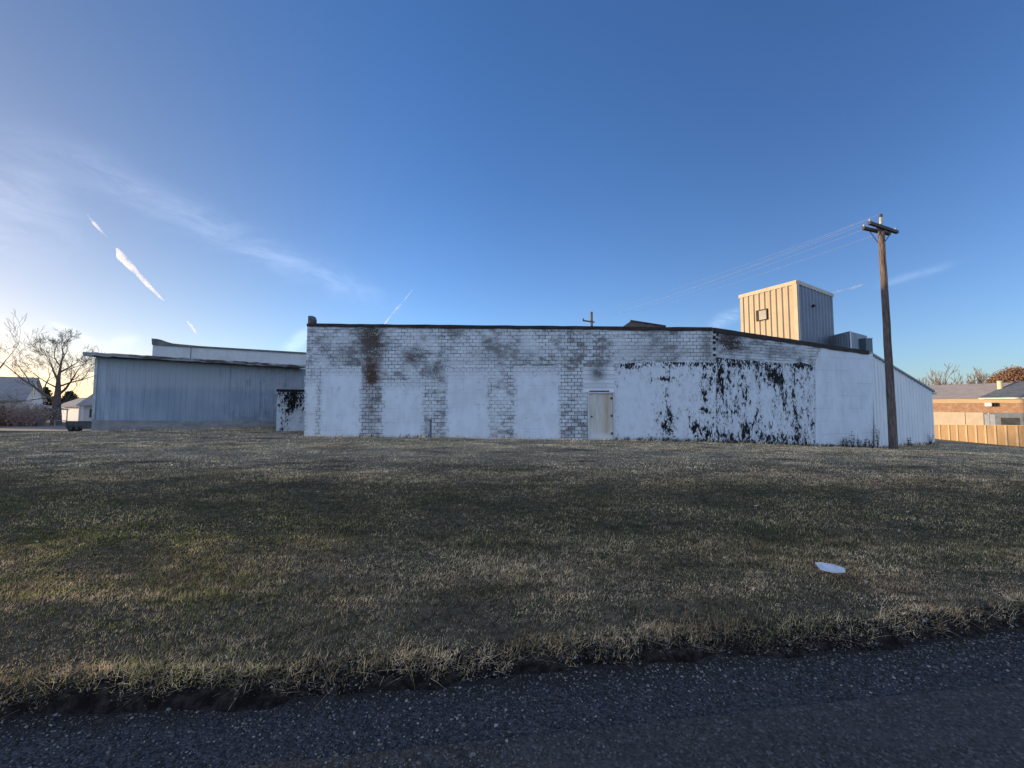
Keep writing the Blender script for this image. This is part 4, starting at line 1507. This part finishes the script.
bm = new(); box(bm, 0, LR, .02, 9, zW + .003, zB); obj('brick_band', bm, mat('red_brick', brick_fn), rb, fR)
bm = new(); box(bm, 0, LR, -.10, 9, zB + .003, zC); obj('fascia', bm, plain('tan_fascia', (.36, .28, .18), (.44, .34, .23), 1.2, .7, stretch=(.4, 1, 3)), rb, fR)
xh = Rz(975, 395)[0]
zr_ = Rz(950, 387)[1] + .55
bm = new(); prism(bm, [(-1, zC + .003), (xh + 2.5, zC + .003), (xh + 5, zr_), (-1, zr_)], .0, .01)
bmesh.ops.delete(bm, geom=bm.faces[:], context='FACES_ONLY')
bm.free(); bm = new()
vs = [bm.verts.new(q) for q in ((-1, -.35, zC + .004), (xh + 3, -.35, zC + .004), (xh + 3, 5.5, zr_), (-1, 5.5, zr_), (-1, 11, zC + .004), (xh + 3, 11, zC + .004))]
bm.faces.new(vs[:4]); bm.faces.new((vs[3], vs[2], vs[5], vs[4])); bm.faces.new((vs[0], vs[3], vs[4])); bm.faces.new((vs[1], vs[5], vs[2]))
obj('metal_roof', bm, plain('dull_metal_roof', (.29, .26, .235), (.36, .33, .30), 1, .7), rb, fR)
xp = Rz(1006, 384)[0]; zp = Rz(1006, 384.5)[1] + .45
xl, xr = Rz(979, 396)[0], LR + 3
bm = new()
vs = [bm.verts.new(q) for q in ((xl, -.5, zC + .03), (xr, -.5, zC + .03), (xr, 8, zC + .03), (xl, 8, zC + .03), (xp, 3.2, zp), (xp + 2.2, 3.2, zp))]
for f in ((0, 1, 5, 4), (1, 2, 5), (2, 3, 4, 5), (3, 0, 4)): bm.faces.new([vs[i] for i in f])
obj('hip_roof', bm, mat('grey_hip_roof', shingle_fn((.085, .10, .13), (.13, .15, .18))), rb, fR)
bm = new(); box(bm, xl + .1, xr, -.55, -.505, zC - .12, zC + .06); obj('gutter', bm, M_trim, rb, fR)
vx, vz = Rz(994.5, 385)
bm = new(); tube(bm, [(vx, 1.8, vz - 1.0), (vx, 1.8, vz + .45)], .26, 12); tube(bm, [(vx, 1.8, vz + .46), (vx, 1.8, vz + .62)], [.36, .2], 12)
obj('roof_vent', bm, plain('yellowed_vent', (.6, .55, .3), (.7, .65, .4), 3, .5), rb, fR)
# window front in the lower wall; shade of its recess painted as slate colour
(ex0, ez0), (ex1, ez1) = Rz(984, 427), Rz(1045, 413.2)
bm = new(); box(bm, ex0, ex1, -.06, .01, ez0, ez1); sf = obj('shopfront', bm, plain('shaded_recess_panel', (.10, .12, .15), (.14, .16, .20), 2, .6), rb, fR)
for a, b in ((985, 989.5), (990.2, 995.5), (1001, 1020), (1024, 1040)):
    xa, xb = Rz(a, 418)[0], Rz(b, 418)[0]
    bm = new(); box(bm, xa, xb, -.085, -.062, ez0 + .15, ez1 - (.25 if a < 1000 else .65)); obj('pane', bm, M_glass if a > 1000 else plain('blue_pane', (.22, .25, .30), (.28, .32, .38), 2, .3), sf, fR)
(ax0, az0), (ax1, az1) = Rz(986.5, 406.3), Rz(993, 402.8)
bm = new(); box(bm, ax0, ax1, -.55, .03, az0, az1); acu = obj('wall_unit', bm, M_white, rb, fR)
bm = new(); box(bm, ax1 + .01, ax1 + .35, -.3, .03, az0, az1); obj('grille', bm, M_black, acu, fR)
for px in (964.5, 989):
    x = Rz(px, 418)[0]
    bm = new(); box(bm, x - .06, x + .06, -.07, -.004, gR, zW - .02); obj('downpipe', bm, plain('tan_pipe', (.45, .36, .25), (.52, .42, .3), 2, .6), rb, fR)

f0 = at(935, 425, 33.0); f1 = at(1024, 425, 26.5)
dF = Vector((f1.x - f0.x, f1.y - f0.y, 0)).normalized()
k0 = f0 - dF * 3; k1 = f1 + dF * 5
fF, LF = frame2(k0, k1, 0)
fc = thing('panel_fence', 'tan panel fence with pale upright battens glowing in low sun at right', 'fence', (k0.x, k0.y, -1.1))
Fz = lambda px, py: uz(fF, px, py)
ft0, ft1 = Fz(940, 424.8)[1], Fz(1020, 425.6)[1]
fx0, fx1 = Fz(940, 424)[0], Fz(1020, 424)[0]
ftop = lambda x: ft0 + (ft1 - ft0) * (x - fx0) / (fx1 - fx0)
bm = new(); prism(bm, [(0, -2.2), (LF, -2.2), (LF, ftop(LF)), (0, ftop(0))], 0, .03)
obj('panel', bm, plain('tan_panel', (.29, .20, .115), (.35, .25, .15), 2.0, .75, .15, .01, (3, 1, .6)), fc, fF)
M_batten = plain('cream_batten', (.40, .32, .21), (.47, .38, .26), 3, .7)
pxs = [940, 949.4, 957.6, 966.8, 976.5, 986, 995.8, 1006.4, 1017.6, 1029, 1041]
for px in pxs:
    x = Fz(px, 430)[0]
    bm = new(); box(bm, x - .07, x + .07, -.05, -.003, -2.0, ftop(x) - .005); obj('batten', bm, M_batten, fc, fF)
bm = new(); prism(bm, [(0, ftop(0) - .005), (LF, ftop(LF) - .005), (LF, ftop(LF) + .03), (0, ftop(0) + .03)], -.06, .05)
obj('cap_rail', bm, M_batten, fc, fF)

# ------------------------------------------------------------------ contrails
M_trail = bpy.data.materials.new('contrail_vapour')
M_trail.use_nodes = True
gg = G(M_trail.node_tree)
oo = gg.n('ShaderNodeOutputMaterial')
tn = gg.noise(gg.co(), .007, 4, .6)
vv = gg.n('ShaderNodeVolumePrincipled', {'Color': (1, 1, 1), 'Density': gg.step(tn, .30, .74, .001, .022), 'Anisotropy': .3})
gg.nt.links.new(vv.outputs[0], oo.inputs['Volume'])
DIST = 9000
for pts, ws, lb in ((((87, 214), (93, 222), (100, 230), (108, 238)), (.5, 1.3, 1.4, .4), 'thin upper fragment of white contrail in the left sky'),
                    (((117, 248), (121, 256), (128, 264), (137, 273), (147, 284), (156, 293), (164, 301)), (1.4, 4.6, 4.4, 2.8, 2.3, 1.8, .6), 'thick curved white contrail in the left sky'),
                    (((187, 321), (191, 326), (197, 334)), (.7, 1.7, .7), 'tiny contrail fragment low above the white parapet'),
                    (((384, 325), (392, 314), (402, 303), (413, 289)), (1.2, 1.2, .9, .4), 'thin straight contrail rising from behind the warehouse parapet'),
                    (((828, 294), (845, 289.5), (856, 287), (863, 284.5)), (.5, 1.2, 1.8, .8), 'faint small contrail left of the utility pole')):
    bm = new()
    P = [Vector((0, 0, EYE)) + ray(*q).normalized() * DIST for q in pts]
    fine = []; rr = []
    for i in range(len(P) - 1):
        for k in range(5):
            t = k / 5
            fine.append(P[i].lerp(P[i + 1], t)); rr.append((ws[i] * (1 - t) + ws[i + 1] * t))
    fine.append(P[-1]); rr.append(ws[-1])
    rnd = random.Random(int(pts[0][0]))
    jit = [rnd.uniform(.7, 1.25) for _ in range(len(rr) // 3 + 2)]
    rr = [max(.25, r * (jit[i // 3] * (1 - i % 3 / 3) + jit[i // 3 + 1] * (i % 3 / 3))) * .5 * DIST / F_PX * 1.3 for i, r in enumerate(rr)]
    tube(bm, fine, rr, 12)
    tag(obj('contrail', bm, M_trail, None, None, True), lb, 'contrail', 'contrails')

# ------------------------------------------------------------------ grass
rg = np.random.default_rng(5)


def scatter(n, y0, y1, power=1.0):
    y = y0 + (y1 - y0) * rg.uniform(0, 1, n) ** power
    x = rg.uniform(-1, 1, n) * (1.42 * y + 3.0)
    return x, y


def blades(x, y, h, w, lean):
    n = len(x)
    z = ground(x, y)
    a = rg.uniform(0, 2 * PI, n)
    wd = np.c_[np.cos(a), np.sin(a), np.zeros(n)] * (w / 2)[:, None]
    b = rg.uniform(0, 2 * PI, n)
    ln = np.abs(rg.normal(0, 1, n)) * lean * h
    # prevailing lay of the dead grass, combed to the right
    ld = np.c_[np.cos(b) * ln + .25 * h, np.sin(b) * ln, np.zeros(n)]
    hh = np.maximum(h * (1 - .3 * np.minimum(ln / h, 2)), h * .25)
    p = np.c_[x, y, z - .01]
    m = p + ld * .45 + np.c_[np.zeros(n), np.zeros(n), hh * .6]
    t = p + ld * 1.05 + np.c_[np.zeros(n), np.zeros(n), hh]
    V = np.stack([p - wd, p + wd, m - wd * .7, m + wd * .7, t], 1).reshape(-1, 3)
    i = np.arange(n)[:, None] * 5
    T = np.concatenate([i + [[0, 1, 3]], i + [[0, 3, 2]], i + [[2, 3, 4]]], 0)
    r = np.repeat(rg.uniform(0, 1, n), 5)
    return V, T, r


Vs, Ts, Rs = [], [], []
o_ = 0


def addb(x, y, h, w, lean):
    global o_
    V, T, r = blades(x, y, h, w, lean)
    Vs.append(V); Ts.append(T + o_); Rs.append(r)
    o_ += len(V)


def inside(x, y):
    """lawn only: nothing under the buildings or on the road"""
    ok = y > edge_y(x) + .075 + .035 * np.sin(x * 13) * np.sin(x * 5.3) + .03 * np.sin(x * 31)
    for fr, L in ((FA, LA), (FB, LB), (fL, LL), (fS, LS), (fX, LX)):
        inv = fr.inverted()
        lx = inv[0][0] * x + inv[0][1] * y + inv[0][3]
        ly = inv[1][0] * x + inv[1][1] * y + inv[1][3]
        ok &= ~((lx > -.3) & (lx < L + .3) & (ly > -.05))
    return ok


def clump(x, y):
    return .55 + .45 * np.sin(x * 2.3 + 1.7 * np.sin(y * 1.3)) * np.sin(y * 2.9 + 1.1 * np.sin(x * 1.9))


for n, y0, y1, h, w, lean in ((250000, 1.6, 4.6, .036, .0028, .95), (215000, 3.2, 8.2, .040, .0048, .9), (155000, 7, 14, .042, .008, .8), (80000, 12, 24, .05, .015, .75)):
    x, y = scatter(n, y0, y1)
    k = inside(x, y)
    x, y = x[k], y[k]
    hv = h * (.55 + .6 * clump(x, y)) * rg.uniform(.6, 1.35, len(x))
    addb(x, y, hv, w * rg.uniform(.7, 1.3, len(x)), lean)
# long grass hanging over the road edge
n = 3600
x = rg.uniform(-7.5, 9.5, n)
x = np.where(rg.uniform(0, 1, n) < .6, np.round(x / .22) * .22 + rg.normal(0, .06, n), x)
y = edge_y(x) + .08 + np.abs(rg.normal(0, .07, n))
addb(x, y, .075 * rg.uniform(.4, 1.5, n), .0026 * rg.uniform(.7, 1.3, n), 1.5)
n = 13000
x = rg.uniform(-7.5, 9.5, n); y = edge_y(x) + .04 + rg.beta(2.2, 1.2, n) * .2
addb(x, y, .026 * rg.uniform(.4, 1.7, n), .0035 * rg.uniform(.6, 1.4, n), 1.6)
# taller tufts at the foot of the walls
for fr, L in ((FA, LA), (FB, LB), (fL, LL), (fS, LS)):
    n = int(L * 60)
    lx = rg.uniform(0, L, n); ly = -.06 - np.abs(rg.normal(0, .1, n))
    wx = fr[0][0] * lx + fr[0][1] * ly + fr[0][3]; wy = fr[1][0] * lx + fr[1][1] * ly + fr[1][3]
    addb(wx, wy, .12 * rg.uniform(.4, 1.5, n), .018 * rg.uniform(.6, 1.3, n), .6)
sv_ = (Vs, Ts, Rs, o_)
Vs, Ts, Rs, o_ = [], [], [], 0
for fr, a, b, n in ((FA, U(362), U(380), 60), (FA, U(400), U(430), 60), (FA, U(614), LA, 420), (FB, 0, LB, 1100), (fL, 0, LL, 260)):
    lx = rg.uniform(a, b, n); lx = np.where(rg.uniform(0, 1, n) < .6, np.round(lx / .5) * .5 + rg.normal(0, .07, n), lx)
    lx = np.clip(lx, a, b); ly = -.05 - np.abs(rg.normal(0, .08, n))
    wx = fr[0][0] * lx + fr[0][1] * ly + fr[0][3]; wy = fr[1][0] * lx + fr[1][1] * ly + fr[1][3]
    addb(wx, wy, .16 * rg.uniform(.3, 1.6, n), .022 * rg.uniform(.6, 1.3, n), .6)
tag(fast('foot_weeds', np.concatenate(Vs), np.concatenate(Ts), M_weed, None, np.concatenate(Rs)), 'dark scraggly growth along the foot of the warehouse wall', 'weeds', None, 'stuff')
Vs, Ts, Rs, o_ = sv_
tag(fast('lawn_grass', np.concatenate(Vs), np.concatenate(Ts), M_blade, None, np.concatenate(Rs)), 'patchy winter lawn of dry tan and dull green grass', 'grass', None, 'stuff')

n = 260
x, y = scatter(n, 2.9, 15)
k = inside(x, y)
x, y = x[k], y[k]
z = ground(x, y) + .045
d = rg.normal(0, 1, (len(x), 3)); d[:, 2] *= .35; d /= np.linalg.norm(d, axis=1)[:, None]
e = np.cross(d, rg.normal(0, .35, (len(x), 3)) + [0, 0, 1]); e /= np.linalg.norm(e, axis=1)[:, None]
sz_ = rg.uniform(.012, .035, (len(x), 1)); c = np.c_[x, y, z]
V = np.stack([c, c + d * sz_ + e * sz_ * .5, c + d * sz_ * 2, c + d * sz_ - e * sz_ * .5], 1).reshape(-1, 3)
tag(fast('fallen_leaves', V, np.arange(len(V)).reshape(-1, 4), plain('dry_leaf', (.32, .24, .16), (.62, .55, .46), 9, .8), None, None, None, 4), 'dry pale leaves scattered over the lawn', 'leaves', None, 'stuff')

# ------------------------------------------------------------------ gravel
bm = new(); bmesh.ops.create_icosphere(bm, subdivisions=1, radius=1.0)
sv = np.array([v.co[:] for v in bm.verts]); st = np.array([[v.index for v in f.verts] for f in bm.faces]); bm.free()
n = 62000
x = rg.uniform(-6.5, 8, n)
wdt = np.clip(.40 + .26 * np.clip(-x + .6, 0, 3), .3, 1.3)
y = edge_y(x) + .20 * rg.uniform(0, 1, n) ** 1.3 - wdt * rg.beta(1.0, 1.5, n) * 1.15
far = rg.uniform(0, 1, n) < .16
y = np.where(far, edge_y(x) - rg.uniform(.3, 1.8, n), y)
s = rg.lognormal(math.log(.0040), .40, n)
lip_ = rg.uniform(0, 1, n) < .30
y = np.where(lip_, edge_y(x) + .06 + rg.normal(0, .05, n), y)
s = np.where(far, s * .7, s)
qa = rg.uniform(0, 2 * PI, n)
shape = sv[None] * rg.uniform(.7, 1.3, (n, len(sv), 1)) * (s[:, None, None] * np.stack([rg.uniform(.8, 1.4, n), rg.uniform(.7, 1.1, n), rg.uniform(.5, .8, n)], -1)[:, None])
rx = shape[..., 0] * np.cos(qa)[:, None] - shape[..., 1] * np.sin(qa)[:, None]
ry = shape[..., 0] * np.sin(qa)[:, None] + shape[..., 1] * np.cos(qa)[:, None]
V = np.stack([rx + x[:, None], ry + y[:, None], shape[..., 2] + (s * .35)[:, None] + np.where(y > edge_y(x), ground(x, y) + .004, np.where(y > edge_y(x) - .42, -.01, 0))[:, None]], -1).reshape(-1, 3)
T = (st[None] + (np.arange(n) * len(sv))[:, None, None]).reshape(-1, 3)
tag(fast('gravel', V, T, M_stone, None, np.repeat(rg.uniform(0, 1, n) ** 4, len(sv))), 'loose dark gravel along the road edge', 'gravel', None, 'stuff')
